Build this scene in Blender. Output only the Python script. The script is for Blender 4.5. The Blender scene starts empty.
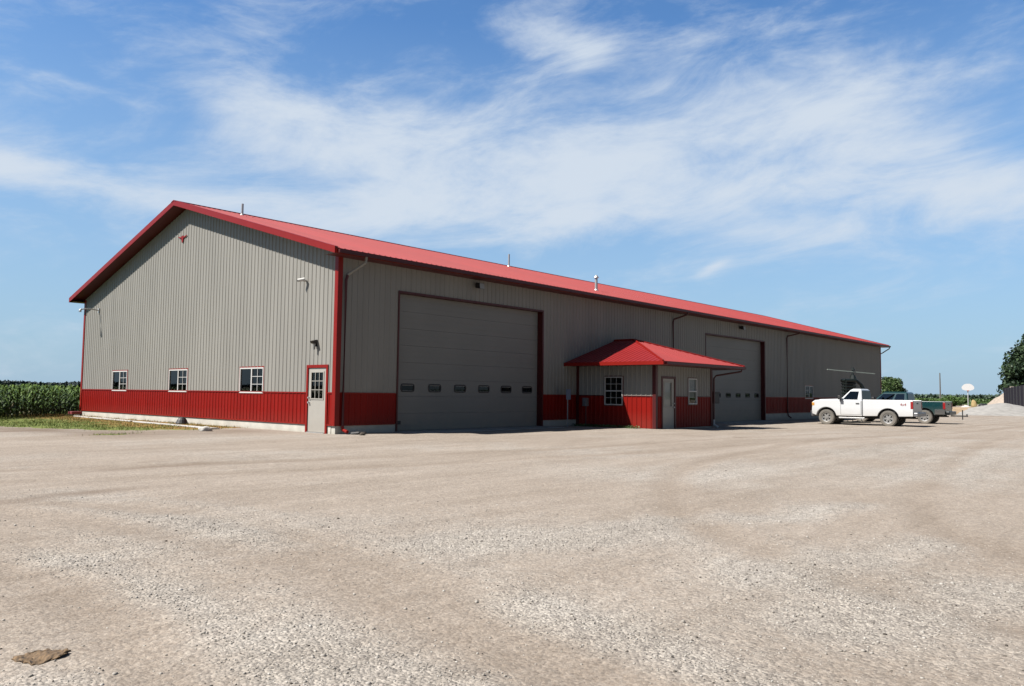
import bpy, bmesh, math, random
import numpy as np
from mathutils import Vector, Matrix
random.seed(7); RNG = np.random.default_rng(11)
SC = bpy.context.scene
COL = SC.collection

# ------------------------------------------------------------------ camera
YAW, PITCH, ROLL, FPX = 0.84412, 0.06464, 0.01169, 774.834
cam_d = bpy.data.cameras.new('camera'); cam = bpy.data.objects.new('camera', cam_d); COL.objects.link(cam)
F_ = Vector((math.sin(YAW)*math.cos(PITCH), math.cos(YAW)*math.cos(PITCH), math.sin(PITCH)))
R_ = Vector((math.cos(YAW), -math.sin(YAW), 0)); U_ = R_.cross(F_)
R2 = math.cos(ROLL)*R_ + math.sin(ROLL)*U_; U2 = math.cos(ROLL)*U_ - math.sin(ROLL)*R_
M = Matrix((R2, U2, -F_)).transposed().to_4x4(); M.translation = Vector((-14.685, -20.517, 1.362))
cam.matrix_world = M
cam_d.sensor_width = 36; cam_d.lens = FPX/1024*36; cam_d.clip_start = 0.05; cam_d.clip_end = 9000
SC.camera = cam

# ------------------------------------------------------------------ sky, sun, exposure
TO_SUN = Vector((-0.78, 0.38, 1.0)).normalized()
EL = math.asin(TO_SUN.z)
w = bpy.data.worlds.new('World'); SC.world = w; w.use_nodes = True
nt = w.node_tree; nt.nodes.clear()
def N(t, **k):
    n = nt.nodes.new(t)
    for a, v in k.items(): setattr(n, a, v)
    return n
L = nt.links.new
def mth(op, a, b=None, c=None, clamp=False):
    n = nt.nodes.new('ShaderNodeMath'); n.operation = op; n.use_clamp = clamp
    for i, v in enumerate((a, b, c)):
        if v is None: continue
        if isinstance(v, (int, float)): n.inputs[i].default_value = v
        else: L(v, n.inputs[i])
    return n.outputs[0]
sky = N('ShaderNodeTexSky', sky_type='NISHITA'); sky.sun_disc = False
sky.sun_elevation = EL; sky.sun_rotation = math.atan2(TO_SUN.x, TO_SUN.y)
sky.air_density = 1.0; sky.dust_density = 0.6; sky.ozone_density = 2.0; sky.altitude = 100
SKY_STR = 0.125; EXPO = 2.2   # picture exposure factor; lights and base colours are set for it
geo = N('ShaderNodeTexCoord'); sep = N('ShaderNodeSeparateXYZ'); L(geo.outputs['Generated'], sep.inputs[0])
az = mth('MULTIPLY', mth('ARCTAN2', sep.outputs[1], sep.outputs[0]), 180/math.pi)
el = mth('MULTIPLY', mth('ARCSINE', sep.outputs[2]), 180/math.pi)
# wispy detail, stretched sideways
cmb = N('ShaderNodeCombineXYZ'); L(mth('MULTIPLY', mth('ADD', az, mth('MULTIPLY', el, 0.9)), 0.05), cmb.inputs[0]); L(mth('MULTIPLY', el, 0.12), cmb.inputs[1]); L(mth('MULTIPLY', sep.outputs[2], 0.2), cmb.inputs[2])
def noise(vec, sc, det, rough, dist=0.0, lac=2.0):
    n = N('ShaderNodeTexNoise'); n.inputs['Scale'].default_value = sc; n.inputs['Detail'].default_value = det
    n.inputs['Roughness'].default_value = rough; n.inputs['Distortion'].default_value = dist; n.inputs['Lacunarity'].default_value = lac
    L(vec, n.inputs['Vector']); return n.outputs['Fac']
n1 = noise(cmb.outputs[0], 1.9, 9, 0.64, 0.6)
n2 = noise(cmb.outputs[0], 6.0, 6, 0.62, 0.25)
n3 = noise(cmb.outputs[0], 0.7, 3, 0.5, 0.4)
# cloud banks: azimuth, elevation, half widths, tilt (degrees), weight
BANKS = [(39.8, 25.3, 3.4, 1.3, -11.0, 0.75), (36.0, 24.5, 1.9, 1.0, -2.0, 0.5), (62.3, 20.2, 3.4, 2.4, 7.0, 0.5), (57.4, 18.6, 5.6, 2.6, -20.0, 0.5), (50.2, 17.4, 8.2, 3.0, -7.0, 0.7), (35.2, 17.4, 9.4, 2.7, -3.0, 0.85), (24.0, 20.1, 7.9, 2.4, -6.0, 0.7), (15.9, 17.9, 5.0, 3.1, -8.0, 0.75), (27.9, 13.9, 12.6, 2.2, -4.0, 0.85), (11.9, 14.4, 6.0, 2.0, -13.0, 0.85), (44.2, 13.8, 11.2, 2.0, -0.0, 0.75), (55.1, 12.1, 7.3, 1.0, 3.0, 0.6), (70.7, 13.2, 7.0, 1.1, 0.0, 0.85), (75.6, 13.6, 3.3, 0.9, 9.0, 0.6), (62.7, 13.0, 4.7, 0.9, 5.0, 0.5), (73.2, 19.2, 4.2, 0.4, -4.0, 0.35), (64.0, 15.2, 4.0, 1.3, 6.0, 0.3), (41.1, 11.3, 6.7, 0.7, -0.0, 0.35), (20.5, 11.3, 6.8, 0.8, -4.0, 0.4), (27.1, 9.1, 1.2, 0.3, 27.0, 0.75), (21.0, 22.6, 5.7, 0.9, -1.0, 0.15), (9.5, 19.9, 2.6, 0.8, -0.0, 0.35), (9.2, 11.4, 3.1, 0.7, -7.0, 0.3)]
acc = None
for (a0, e0, wa, we, tl, wt) in BANKS:
    t = math.radians(tl); da = mth('SUBTRACT', az, a0); de = mth('SUBTRACT', el, e0)
    p = mth('MULTIPLY', mth('ADD', mth('MULTIPLY', da, math.cos(t)), mth('MULTIPLY', de, -math.sin(t))), 1/wa)
    q = mth('MULTIPLY', mth('ADD', mth('MULTIPLY', da, math.sin(t)), mth('MULTIPLY', de, math.cos(t))), 1/we)
    r = mth('ADD', mth('MULTIPLY', p, p), mth('MULTIPLY', q, q))
    g = mth('MULTIPLY', mth('EXPONENT', mth('MULTIPLY', r, -0.75)), wt)
    acc = g if acc is None else mth('ADD', acc, g)
acc = mth('MINIMUM', acc, 1.15)
nn = mth('ADD', mth('ADD', mth('MULTIPLY', n1, 1.35), mth('MULTIPLY', n2, 0.45)), mth('MULTIPLY', n3, 0.5))   # about 1.15 mean
dens = mth('ADD', mth('MULTIPLY', acc, 0.82), mth('MULTIPLY', mth('SUBTRACT', nn, 1.15), 1.5))
mask = N('ShaderNodeMapRange', interpolation_type='SMOOTHSTEP'); L(dens, mask.inputs[0])
mask.inputs[1].default_value = -0.15; mask.inputs[2].default_value = 1.10; mask.inputs[3].default_value = 0; mask.inputs[4].default_value = 0.95
haze_b = N('ShaderNodeMapRange', interpolation_type='LINEAR'); L(el, haze_b.inputs[0])
haze_b.inputs[1].default_value = 0; haze_b.inputs[2].default_value = 26; haze_b.inputs[3].default_value = 0.92; haze_b.inputs[4].default_value = 0.0
hz = N('ShaderNodeMix', data_type='RGBA'); L(haze_b.outputs[0], hz.inputs['Factor'])
tint = N('ShaderNodeMix', data_type='RGBA', blend_type='MULTIPLY'); tint.inputs['Factor'].default_value = 1
L(sky.outputs[0], tint.inputs['A']); tint.inputs['B'].default_value = (0.74, 1.08, 1.36, 1)
L(tint.outputs['Result'], hz.inputs['A']); hz.inputs['B'].default_value = (0.38/SKY_STR, 0.53/SKY_STR, 0.68/SKY_STR, 1)
mx = N('ShaderNodeMix', data_type='RGBA'); L(mask.outputs[0], mx.inputs['Factor']); L(hz.outputs['Result'], mx.inputs['A'])
mx.inputs['B'].default_value = (0.66/SKY_STR, 0.74/SKY_STR, 0.84/SKY_STR, 1)
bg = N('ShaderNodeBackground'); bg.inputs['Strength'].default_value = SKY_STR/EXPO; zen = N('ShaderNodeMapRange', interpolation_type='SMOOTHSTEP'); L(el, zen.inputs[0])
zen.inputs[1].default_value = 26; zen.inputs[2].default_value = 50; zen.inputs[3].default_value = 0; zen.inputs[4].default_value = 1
zm = N('ShaderNodeMix', data_type='RGBA', blend_type='MULTIPLY'); L(zen.outputs[0], zm.inputs['Factor']); L(mx.outputs['Result'], zm.inputs['A']); zm.inputs['B'].default_value = (.66, .50, .40, 1)  # unseen upper sky dimmed to keep the shaded walls dark
# sky half behind the camera is dimmed to deepen the front wall's shade
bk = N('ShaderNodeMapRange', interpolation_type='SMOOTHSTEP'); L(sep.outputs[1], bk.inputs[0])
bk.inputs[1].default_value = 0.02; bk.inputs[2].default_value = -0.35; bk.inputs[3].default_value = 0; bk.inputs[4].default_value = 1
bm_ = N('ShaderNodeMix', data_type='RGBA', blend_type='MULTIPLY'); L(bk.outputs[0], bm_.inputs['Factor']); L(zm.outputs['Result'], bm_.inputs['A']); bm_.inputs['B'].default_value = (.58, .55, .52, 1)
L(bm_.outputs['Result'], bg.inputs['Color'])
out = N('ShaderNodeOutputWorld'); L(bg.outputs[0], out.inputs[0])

sd = bpy.data.lights.new('sun', 'SUN'); sd.energy = 5.0; sd.angle = math.radians(0.5); sd.color = (1.0, 0.95, 0.88)
sun = bpy.data.objects.new('sun', sd); COL.objects.link(sun); sun.location = (-30, 15, 40)
sun.rotation_euler = (-TO_SUN).to_track_quat('-Z', 'Y').to_euler()
SC.view_settings.view_transform = 'Standard'; SC.view_settings.look = 'None'; SC.view_settings.gamma = 1; SC.view_settings.exposure = math.log2(EXPO)
SC.view_settings.use_curve_mapping = False
SC.cycles.max_bounces = 8; SC.cycles.diffuse_bounces = 3; SC.cycles.glossy_bounces = 4; SC.cycles.transparent_max_bounces = 8
SC.cycles.use_denoising = True

# ------------------------------------------------------------------ helpers
def srgb(r, g, b):
    f = lambda c: (c/255/12.92) if c/255 <= .04045 else ((c/255+.055)/1.055)**2.4
    return (f(r), f(g), f(b), 1)
def mat(name, col, rough=0.5, metal=0.0, var=0.0, scale=3.0, bump=0.0, bscale=20.0, dirt=None, spec=0.5, emit=None, streak=None):
    """painted or plain surface: base colour, broken up by noise, optional dirt band near the ground"""
    m = bpy.data.materials.new(name); m.use_nodes = True; t = m.node_tree; b = t.nodes['Principled BSDF']
    b.inputs['Roughness'].default_value = rough; b.inputs['Metallic'].default_value = metal
    b.inputs['Specular IOR Level'].default_value = spec
    c = tuple(v*.545 for v in col[:3])+(1,)
    b.inputs['Base Color'].default_value = c
    tc = t.nodes.new('ShaderNodeTexCoord')
    last = None
    if var > 0:
        n = t.nodes.new('ShaderNodeTexNoise'); n.inputs['Scale'].default_value = scale; n.inputs['Detail'].default_value = 5
        if streak:
            mp = t.nodes.new('ShaderNodeMapping'); mp.inputs['Scale'].default_value = streak; t.links.new(tc.outputs['Object'], mp.inputs[0]); t.links.new(mp.outputs[0], n.inputs['Vector'])
        else: t.links.new(tc.outputs['Object'], n.inputs['Vector'])
        mr = t.nodes.new('ShaderNodeMapRange'); t.links.new(n.outputs['Fac'], mr.inputs[0]); mr.inputs[1].default_value = .3; mr.inputs[2].default_value = .7
        mr.inputs[3].default_value = 1-var; mr.inputs[4].default_value = 1+var
        hs = t.nodes.new('ShaderNodeHueSaturation'); hs.inputs['Color'].default_value = c; t.links.new(mr.outputs[0], hs.inputs['Value'])
        last = hs.outputs[0]; t.links.new(last, b.inputs['Base Color'])
    if dirt:
        z0, z1, dc, amt = dirt
        g = t.nodes.new('ShaderNodeNewGeometry'); s = t.nodes.new('ShaderNodeSeparateXYZ'); t.links.new(g.outputs['Position'], s.inputs[0])
        n = t.nodes.new('ShaderNodeTexNoise'); n.inputs['Scale'].default_value = 2.5; n.inputs['Detail'].default_value = 7; n.inputs['Roughness'].default_value = .7
        t.links.new(tc.outputs['Object'], n.inputs['Vector'])
        ma = t.nodes.new('ShaderNodeMapRange'); t.links.new(s.outputs[2], ma.inputs[0]); ma.inputs[1].default_value = z1; ma.inputs[2].default_value = z0
        mu = t.nodes.new('ShaderNodeMath'); mu.operation = 'MULTIPLY'; t.links.new(ma.outputs[0], mu.inputs[0]); t.links.new(n.outputs['Fac'], mu.inputs[1])
        m2 = t.nodes.new('ShaderNodeMath'); m2.operation = 'MULTIPLY'; m2.use_clamp = True; t.links.new(mu.outputs[0], m2.inputs[0]); m2.inputs[1].default_value = 2*amt
        mi = t.nodes.new('ShaderNodeMix'); mi.data_type = 'RGBA'; t.links.new(m2.outputs[0], mi.inputs['Factor'])
        if last: t.links.new(last, mi.inputs['A'])
        else: mi.inputs['A'].default_value = c
        mi.inputs['B'].default_value = tuple(v*.545 for v in dc[:3])+(1,); t.links.new(mi.outputs['Result'], b.inputs['Base Color'])
    if bump > 0:
        n = t.nodes.new('ShaderNodeTexNoise'); n.inputs['Scale'].default_value = bscale; n.inputs['Detail'].default_value = 6
        t.links.new(tc.outputs['Object'], n.inputs['Vector'])
        bp = t.nodes.new('ShaderNodeBump'); bp.inputs['Strength'].default_value = bump; bp.inputs['Distance'].default_value = .02
        t.links.new(n.outputs['Fac'], bp.inputs['Height']); t.links.new(bp.outputs[0], b.inputs['Normal'])
    if emit: b.inputs['Emission Color'].default_value = emit; b.inputs['Emission Strength'].default_value = 1
    return m
def glass(name, tintc=(.35, .38, .4), rough=0.02, ior=1.6):
    """window glass: fresnel reflection over tinted see-through"""
    m = bpy.data.materials.new(name); m.use_nodes = True; t = m.node_tree; t.nodes.clear()
    o = t.nodes.new('ShaderNodeOutputMaterial'); mix = t.nodes.new('ShaderNodeMixShader'); fr = t.nodes.new('ShaderNodeFresnel'); ge = t.nodes.new('ShaderNodeNewGeometry')
    e1 = t.nodes.new('ShaderNodeMath'); e1.operation = 'MULTIPLY_ADD'; t.links.new(ge.outputs['Backfacing'], e1.inputs[0]); e1.inputs[1].default_value = -2; e1.inputs[2].default_value = 1
    e2 = t.nodes.new('ShaderNodeMath'); e2.operation = 'POWER'; e2.inputs[0].default_value = ior; t.links.new(e1.outputs[0], e2.inputs[1]); t.links.new(e2.outputs[0], fr.inputs[0])
    tr = t.nodes.new('ShaderNodeBsdfTransparent'); tr.inputs[0].default_value = tuple(tintc)+(1,)
    gl = t.nodes.new('ShaderNodeBsdfGlossy'); gl.inputs['Roughness'].default_value = rough
    tc = t.nodes.new('ShaderNodeTexCoord'); n = t.nodes.new('ShaderNodeTexNoise'); n.inputs['Scale'].default_value = 1.3
    bp = t.nodes.new('ShaderNodeBump'); bp.inputs['Strength'].default_value = .08; t.links.new(tc.outputs['Object'], n.inputs['Vector'])
    t.links.new(n.outputs['Fac'], bp.inputs['Height']); t.links.new(bp.outputs[0], gl.inputs['Normal'])
    t.links.new(fr.outputs[0], mix.inputs[0]); t.links.new(tr.outputs[0], mix.inputs[1]); t.links.new(gl.outputs[0], mix.inputs[2]); t.links.new(mix.outputs[0], o.inputs[0])
    return m

class MB:
    def __init__(s): s.v = []; s.f = []
    def quad(s, *p):
        i = len(s.v); s.v += [tuple(q) for q in p]; s.f.append(tuple(range(i, i+len(p))))
    def box(s, x0, x1, y0, y1, z0, z1):
        i = len(s.v); s.v += [(x0,y0,z0),(x1,y0,z0),(x1,y1,z0),(x0,y1,z0),(x0,y0,z1),(x1,y0,z1),(x1,y1,z1),(x0,y1,z1)]
        s.f += [tuple(i+k for k in q) for q in ((0,3,2,1),(4,5,6,7),(0,1,5,4),(1,2,6,5),(2,3,7,6),(3,0,4,7))]; return s
    def hexa(s, p):   # eight corners: bottom four, top four
        i = len(s.v); s.v += [tuple(q) for q in p]
        s.f += [tuple(i+k for k in q) for q in ((0,3,2,1),(4,5,6,7),(0,1,5,4),(1,2,6,5),(2,3,7,6),(3,0,4,7))]; return s
    def tube(s, pts, r, n=8, cap=True, r1=None):
        pts = [Vector(p) for p in pts]; rings = []
        for k, p in enumerate(pts):
            a = pts[max(k-1, 0)]; b = pts[min(k+1, len(pts)-1)]; d = (b-a).normalized()
            u = d.cross(Vector((0,0,1)));  u = u if u.length > .01 else d.cross(Vector((1,0,0))); u.normalize(); v = d.cross(u)
            rr = r if r1 is None else r+(r1-r)*k/max(len(pts)-1, 1)
            i = len(s.v); s.v += [tuple(p+u*math.cos(2*math.pi*j/n)*rr+v*math.sin(2*math.pi*j/n)*rr) for j in range(n)]; rings.append(i)
        for a, b in zip(rings, rings[1:]):
            for j in range(n): s.f.append((a+j, a+(j+1)%n, b+(j+1)%n, b+j))
        if cap: s.f.append(tuple(rings[0]+j for j in range(n))[::-1]); s.f.append(tuple(rings[-1]+j for j in range(n)))
        return s
    def prism(s, poly, f0, f1):   # polygon of 2-D points swept between two mapping functions
        n = len(poly); i = len(s.v); s.v += [tuple(f0(*p)) for p in poly]+[tuple(f1(*p)) for p in poly]
        s.f.append(tuple(i+k for k in range(n))[::-1]); s.f.append(tuple(i+n+k for k in range(n)))
        for k in range(n): s.f.append((i+k, i+(k+1)%n, i+n+(k+1)%n, i+n+k))
        return s
    def build(s, name, m, parent=None, bevel=0, smooth=False, segs=2, recalc=True):
        me = bpy.data.meshes.new(name); me.from_pydata(s.v, [], s.f)
        if recalc:
            bm = bmesh.new(); bm.from_mesh(me); bmesh.ops.recalc_face_normals(bm, faces=bm.faces); bm.to_mesh(me); bm.free()
        if m: me.materials.append(m)
        o = bpy.data.objects.new(name, me); COL.objects.link(o)
        if parent: o.parent = parent
        if bevel:
            b = o.modifiers.new('bevel', 'BEVEL'); b.width = bevel; b.segments = segs; b.limit_method = 'ANGLE'; b.angle_limit = math.radians(35)
        if smooth:
            for p in me.polygons: p.use_smooth = True
        return o
def tag(o, label=None, cat=None, group=None, kind=None):
    if label: o['label'] = label
    if cat: o['category'] = cat
    if group: o['group'] = group
    if kind: o['kind'] = kind
    return o
def thing(name, label, cat, loc=(0,0,0), rz=0, group=None):
    o = bpy.data.objects.new(name, None); COL.objects.link(o); o.location = loc; o.rotation_euler = (0,0,rz); o.empty_display_size = .2
    return tag(o, label, cat, group)
def box(name, m, parent, *b, bevel=0): return MB().box(*b).build(name, m, parent, bevel)
def copy_tree(o, parent=None):
    kids = list(o.children); c = o.copy(); COL.objects.link(c); c.parent = parent
    for k in kids: copy_tree(k, c)
    return c

# value noise for the terrain and its scatter
_perm = RNG.random((256, 256))
def vnoise(x, y):
    xi = np.floor(x).astype(int); yi = np.floor(y).astype(int); fx = x-xi; fy = y-yi
    fx = fx*fx*(3-2*fx); fy = fy*fy*(3-2*fy); g = lambda a, b: _perm[a % 256, b % 256]
    return (g(xi, yi)*(1-fx)+g(xi+1, yi)*fx)*(1-fy)+(g(xi, yi+1)*(1-fx)+g(xi+1, yi+1)*fx)*fy
def fbm(x, y, o=5, r=.55):
    s = 0; a = 1; t = 0
    for k in range(o): s = s+a*vnoise(x*2**k+17.3*k, y*2**k+5.1*k); t += a; a *= r
    return s/t
def sstep(a, b, x): t = np.clip((x-a)/(b-a), 0, 1); return t*t*(3-2*t)
def seg_d(x, y, pts):
    d = np.full(np.shape(x), 1e9)
    for (ax, ay), (bx, by) in zip(pts, pts[1:]):
        vx, vy = bx-ax, by-ay; t = np.clip(((x-ax)*vx+(y-ay)*vy)/(vx*vx+vy*vy), 0, 1)
        d = np.minimum(d, np.hypot(x-ax-t*vx, y-ay-t*vy))
    return d

# ------------------------------------------------------------------ materials
GREY = mat('warm_grey_siding', (.335, .322, .292), .5, 0, .07, .8, spec=.2, streak=(1.6, 1.6, .25), bump=.1, bscale=1.6)
GREYD = mat('grey_door_panel', (.285, .28, .262), .5, 0, .05, .6, bump=.12, bscale=60, spec=.2, dirt=(0, 1.0, (.42,.37,.30), .75))
RED = mat('red_siding', (.27, .0085, .0045), .5, 0, .10, .9, spec=.12, streak=(1.6, 1.6, .3), dirt=(.25, .7, (.28,.12,.09), .12))
REDT = mat('red_trim', (.28, .012, .007), .4, 0, .05, 2, spec=.2)
RED_SHADED = mat('shade_dark_red_trim', (.085, .007, .007), .45, 0, .06, 2, spec=.4)  # red trim with the shade on gutter and front trims put into its colour
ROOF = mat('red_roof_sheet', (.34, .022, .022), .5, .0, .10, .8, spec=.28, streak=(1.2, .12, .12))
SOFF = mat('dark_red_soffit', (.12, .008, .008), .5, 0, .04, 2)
CONC = mat('foundation_concrete', (.62, .60, .53), .85, 0, .14, 2.2, bump=.35, bscale=30, dirt=(-.15, .12, (.38,.31,.23), .5))
SLAB = mat('apron_concrete', (.40, .385, .36), .85, 0, .14, 1.2, bump=.3, bscale=40)
WHITE = mat('white_vinyl', (.74, .73, .70), .45, 0, .03, 4)
GALV = mat('galvanised_metal', (.62, .62, .62), .4, .5, .08, 5)
BLACK = mat('black_rubber', (.02, .02, .021), .6, 0, .15, 8)
DARK = mat('dark_bronze_metal', (.035, .03, .028), .45, .3, .1, 6)
DARKIN = mat('dark_interior', (.05, .05, .052), .9, 0, .1, 1)
LENS = mat('frosted_lamp_lens', (.36, .36, .34), .3)
GLASS = glass('window_glass', (.78, .8, .8), ior=1.45)
GLASSD = glass('dark_window_glass', (.16, .18, .18), ior=1.5)
BLIND_GLARE = mat('white_blind_and_glare', (.75, .74, .70), .8, 0, .05, 3)

# ------------------------------------------------------------------ ground
def gh(x, y):
    z = -.17*sstep(9, 27, x)*1.0
    z = z-.03*sstep(27, 60, x)
    k = 1-sstep(60, 140, np.hypot(x, y))
    near = .022*(fbm(x*.35+3, y*.35, 4)-.5)*2+.012*(fbm(x*2.1, y*2.1, 3)-.5)*2
    damp = sstep(0, 2.5, np.hypot(np.clip(-x, 0, None), np.clip(-y, 0, None)))   # level against the walls
    z = z+near*k*(.25+.75*damp)
    # wheel ruts curving across the yard
    for pts in TRACKS:
        d = seg_d(x, y, pts); z = z-.010*np.exp(-(d/.18)**2)+.008*np.exp(-((d-.42)/.16)**2)
    off = (x > 2) & (x < 12.6) & (y > -1.2)
    z = np.where(off, np.minimum(z, -.012), z)
    return z
def smooth_line(P, n=7):
    o = []
    Q = [P[0]]+list(P)+[P[-1]]
    for i in range(1, len(Q)-2):
        for k in range(n):
            t = k/n; o.append(tuple(.5*((2*Q[i][a])+(-Q[i-1][a]+Q[i+1][a])*t+(2*Q[i-1][a]-5*Q[i][a]+4*Q[i+1][a]-Q[i+2][a])*t*t+(-Q[i-1][a]+3*Q[i][a]-3*Q[i+1][a]+Q[i+2][a])*t**3) for a in (0, 1)))
    return o+[tuple(P[-1])]
TRACKS = [smooth_line(p_) for p_ in [[(-13.5,-6),(-11.6,-12),(-11.1,-15),(-11.5,-17),(-12.1,-21)], [(-15.2,-6.5),(-13.2,-12.3),(-12.75,-15),(-13.1,-17.2),(-13.6,-21)],
          [(-16,-3.5),(-9,-6.5),(0,-8.5),(12,-9.5),(24,-10.5),(60,-12)], [(-16,-5.5),(-9,-8.3),(0,-10.4),(12,-11.6),(24,-12.4),(60,-14)],
          [(-17,-7),(-12.4,-9.3),(-10.5,-12.4),(-10.75,-15.5),(-11.5,-18.5),(-12.4,-22)], [(-9.6,-21),(-8.4,-18.1),(-5.6,-15.2),(0,-12.8),(9,-11.7),(22,-11.8)],
          [(-8,-21),(-5,-18.2),(4,-16.5),(20,-15),(50,-14)]]]
LOOSE = [([(-12.4,-13.6),(-12.2,-15.5),(-12.35,-17.5),(-12.9,-19.5)], .5, 1.0), ([(-11.2,-9.5),(-10.6,-11.2),(-10.9,-13.2)], 1.0, .9),
         ([(-10.6,-12.9),(-11.0,-14.5)], .5, .6), ([(-9.7,-15.4),(-8.6,-16.1),(-7.1,-16.2),(-6.0,-17.0),(-4.4,-17.2)], .42, 1.0),
         ([(-8.9,-18.0),(-8.0,-18.2),(-6.5,-18.6)], .45, 1.1), ([(-9.7,-18.9),(-9.2,-19.1),(-8.2,-19.6),(-7.6,-20.4)], .5, 1.1),
         ([(-10.9,-17.2),(-11.1,-18.6),(-11.4,-19.6)], .4, .7), ([(-13.2,-16.5),(-13.3,-18.5)], .35, .6), ([(-2,-14.5),(6,-14.0),(16,-14.4)], .8, .6), ([(0,-17),(10,-17.4),(30,-18)], 1.4, .8)]
def gravel_mask(x, y):
    m = .30+.75*(fbm(x*.33+40, y*.33+7, 5, .6)-.5)*2.0
    for pts, wd, amt in LOOSE: m = m+amt*.75*np.exp(-(seg_d(x, y, pts)/wd)**2)*(.55+.9*fbm(x*1.3, y*1.3+9, 4))
    for pts in TRACKS: m = m-.30*np.exp(-(seg_d(x, y, pts)/.30)**2)+.16*np.exp(-((seg_d(x, y, pts)-.5)/.14)**2)
    return np.clip(m, 0, 1)
GPOLY = [(.3,5.2),(-1.8,4.7),(-3.9,5.2),(-5.0,8.0),(-6.3,11.0),(-16,3),(-34,-11),(-60,10),(-30,60),(.3,60)]
def poly_sd(x, y, P):
    ins = np.zeros(np.shape(x), bool)
    for (ax, ay), (bx, by) in zip(P, P[1:]+P[:1]):
        c = ((ay > y) != (by > y)) & (x < (bx-ax)*(y-ay)/((by-ay) or 1e-9)+ax); ins ^= c
    return np.where(ins, 1, -1)*seg_d(x, y, P+P[:1])
def grass_mask(x, y):
    m = sstep(-.55, .75, poly_sd(x, y, GPOLY)+1.3*(fbm(x*.9+2, y*.9+80, 5, .6)-.5)*2)*(y < 26)*(x < .2)
    m = np.maximum(m, .95*np.exp(-(np.hypot((x+5.3)/.75, (y-3.75)/.35))**2*1.2))
    # grass beyond the yard to the right and everything behind
    yl = 3+.22*(x-56)
    right = sstep(57, 62, x+2*(fbm(x*.2, y*.2, 3)-.5))*sstep(yl, yl+4, y+3*(fbm(x*.11, y*.11+5, 3)-.5)*2)
    back = (y > 22.5)*sstep(22.5, 24, y)*1.0
    far = sstep(230, 260, np.hypot(x, y))
    return np.clip(np.maximum.reduce([m, right, back, far]), 0, 1)
def soil_mask(x, y):
    d = np.abs(seg_d(x, y, [(-1.5,3.6),(-4.9,3.6),(-5.9,7.6),(-6.9,10.6),(-16,2.4)])); m = np.exp(-(d/1.5)**2)*(.25+.9*fbm(x*.8, y*.8+44, 4))
    for (cx, cy, rx_, ry_) in ((-7.3,7.1,.9,.28), (-10.6,-9.6,.9,.22), (-11.6,-9.9,.5,.16), (-8.8,-6.8,1.2,.2)): m = m+.8*np.exp(-((x-cx)/rx_)**2-((y-cy)/ry_)**2)*(.3+fbm(x*3, y*3, 4))
    return np.clip(m, 0, 1)
def rut_mask(x, y):
    m = 0*x
    for pts in TRACKS: m = np.maximum(m, np.exp(-(seg_d(x, y, pts)/.2)**2)*(.35+1.1*fbm(x*.7, y*.7+20, 4)))
    return np.clip(m, 0, 1)
def dry_mask(x, y):
    return np.clip(sstep(-3.6, -1.2, x+1.8*(fbm(x*.8+5, y*.8, 3)-.5)*2)*sstep(2.5, 5, y)*(x < 0.2)*(y < 24), 0, 1)
def axis(lo, a, b, hi, st, g=1.09):
    c = list(np.arange(a, b+1e-6, st)); s = st; v = a; l = []
    while v > lo: s *= g; v -= s; l.append(v)
    r = []; s = st; v = b
    while v < hi: s *= g; v += s; r.append(v)
    return np.array(l[::-1]+c+r)
xs = axis(-2500, -22, 30, 4500, .16); ys = axis(-2500, -22, 14, 4500, .16)
X, Y = np.meshgrid(xs, ys, indexing='ij'); Z = gh(X, Y)
nx, ny = X.shape
me = bpy.data.meshes.new('ground')
co = np.stack([X, Y, Z], -1).reshape(-1, 3)
idx = np.arange(nx*ny).reshape(nx, ny)
fc = np.stack([idx[:-1,:-1], idx[1:,:-1], idx[1:,1:], idx[:-1,1:]], -1).reshape(-1, 4)
me.vertices.add(len(co)); me.vertices.foreach_set('co', co.ravel())
me.loops.add(fc.size); me.loops.foreach_set('vertex_index', fc.ravel())
me.polygons.add(len(fc)); me.polygons.foreach_set('loop_start', np.arange(0, fc.size, 4)); me.polygons.foreach_set('loop_total', np.full(len(fc), 4))
me.update(); me.polygons.foreach_set('use_smooth', np.ones(len(fc), bool))
for nm, arr in (('gravel', gravel_mask(X, Y)), ('grass', grass_mask(X, Y)), ('dry', dry_mask(X, Y)), ('soil', soil_mask(X, Y)), ('rut', rut_mask(X, Y))):
    at = me.attributes.new(nm, 'FLOAT', 'POINT'); at.data.foreach_set('value', np.ascontiguousarray(arr.ravel(), dtype=np.float32))
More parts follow.
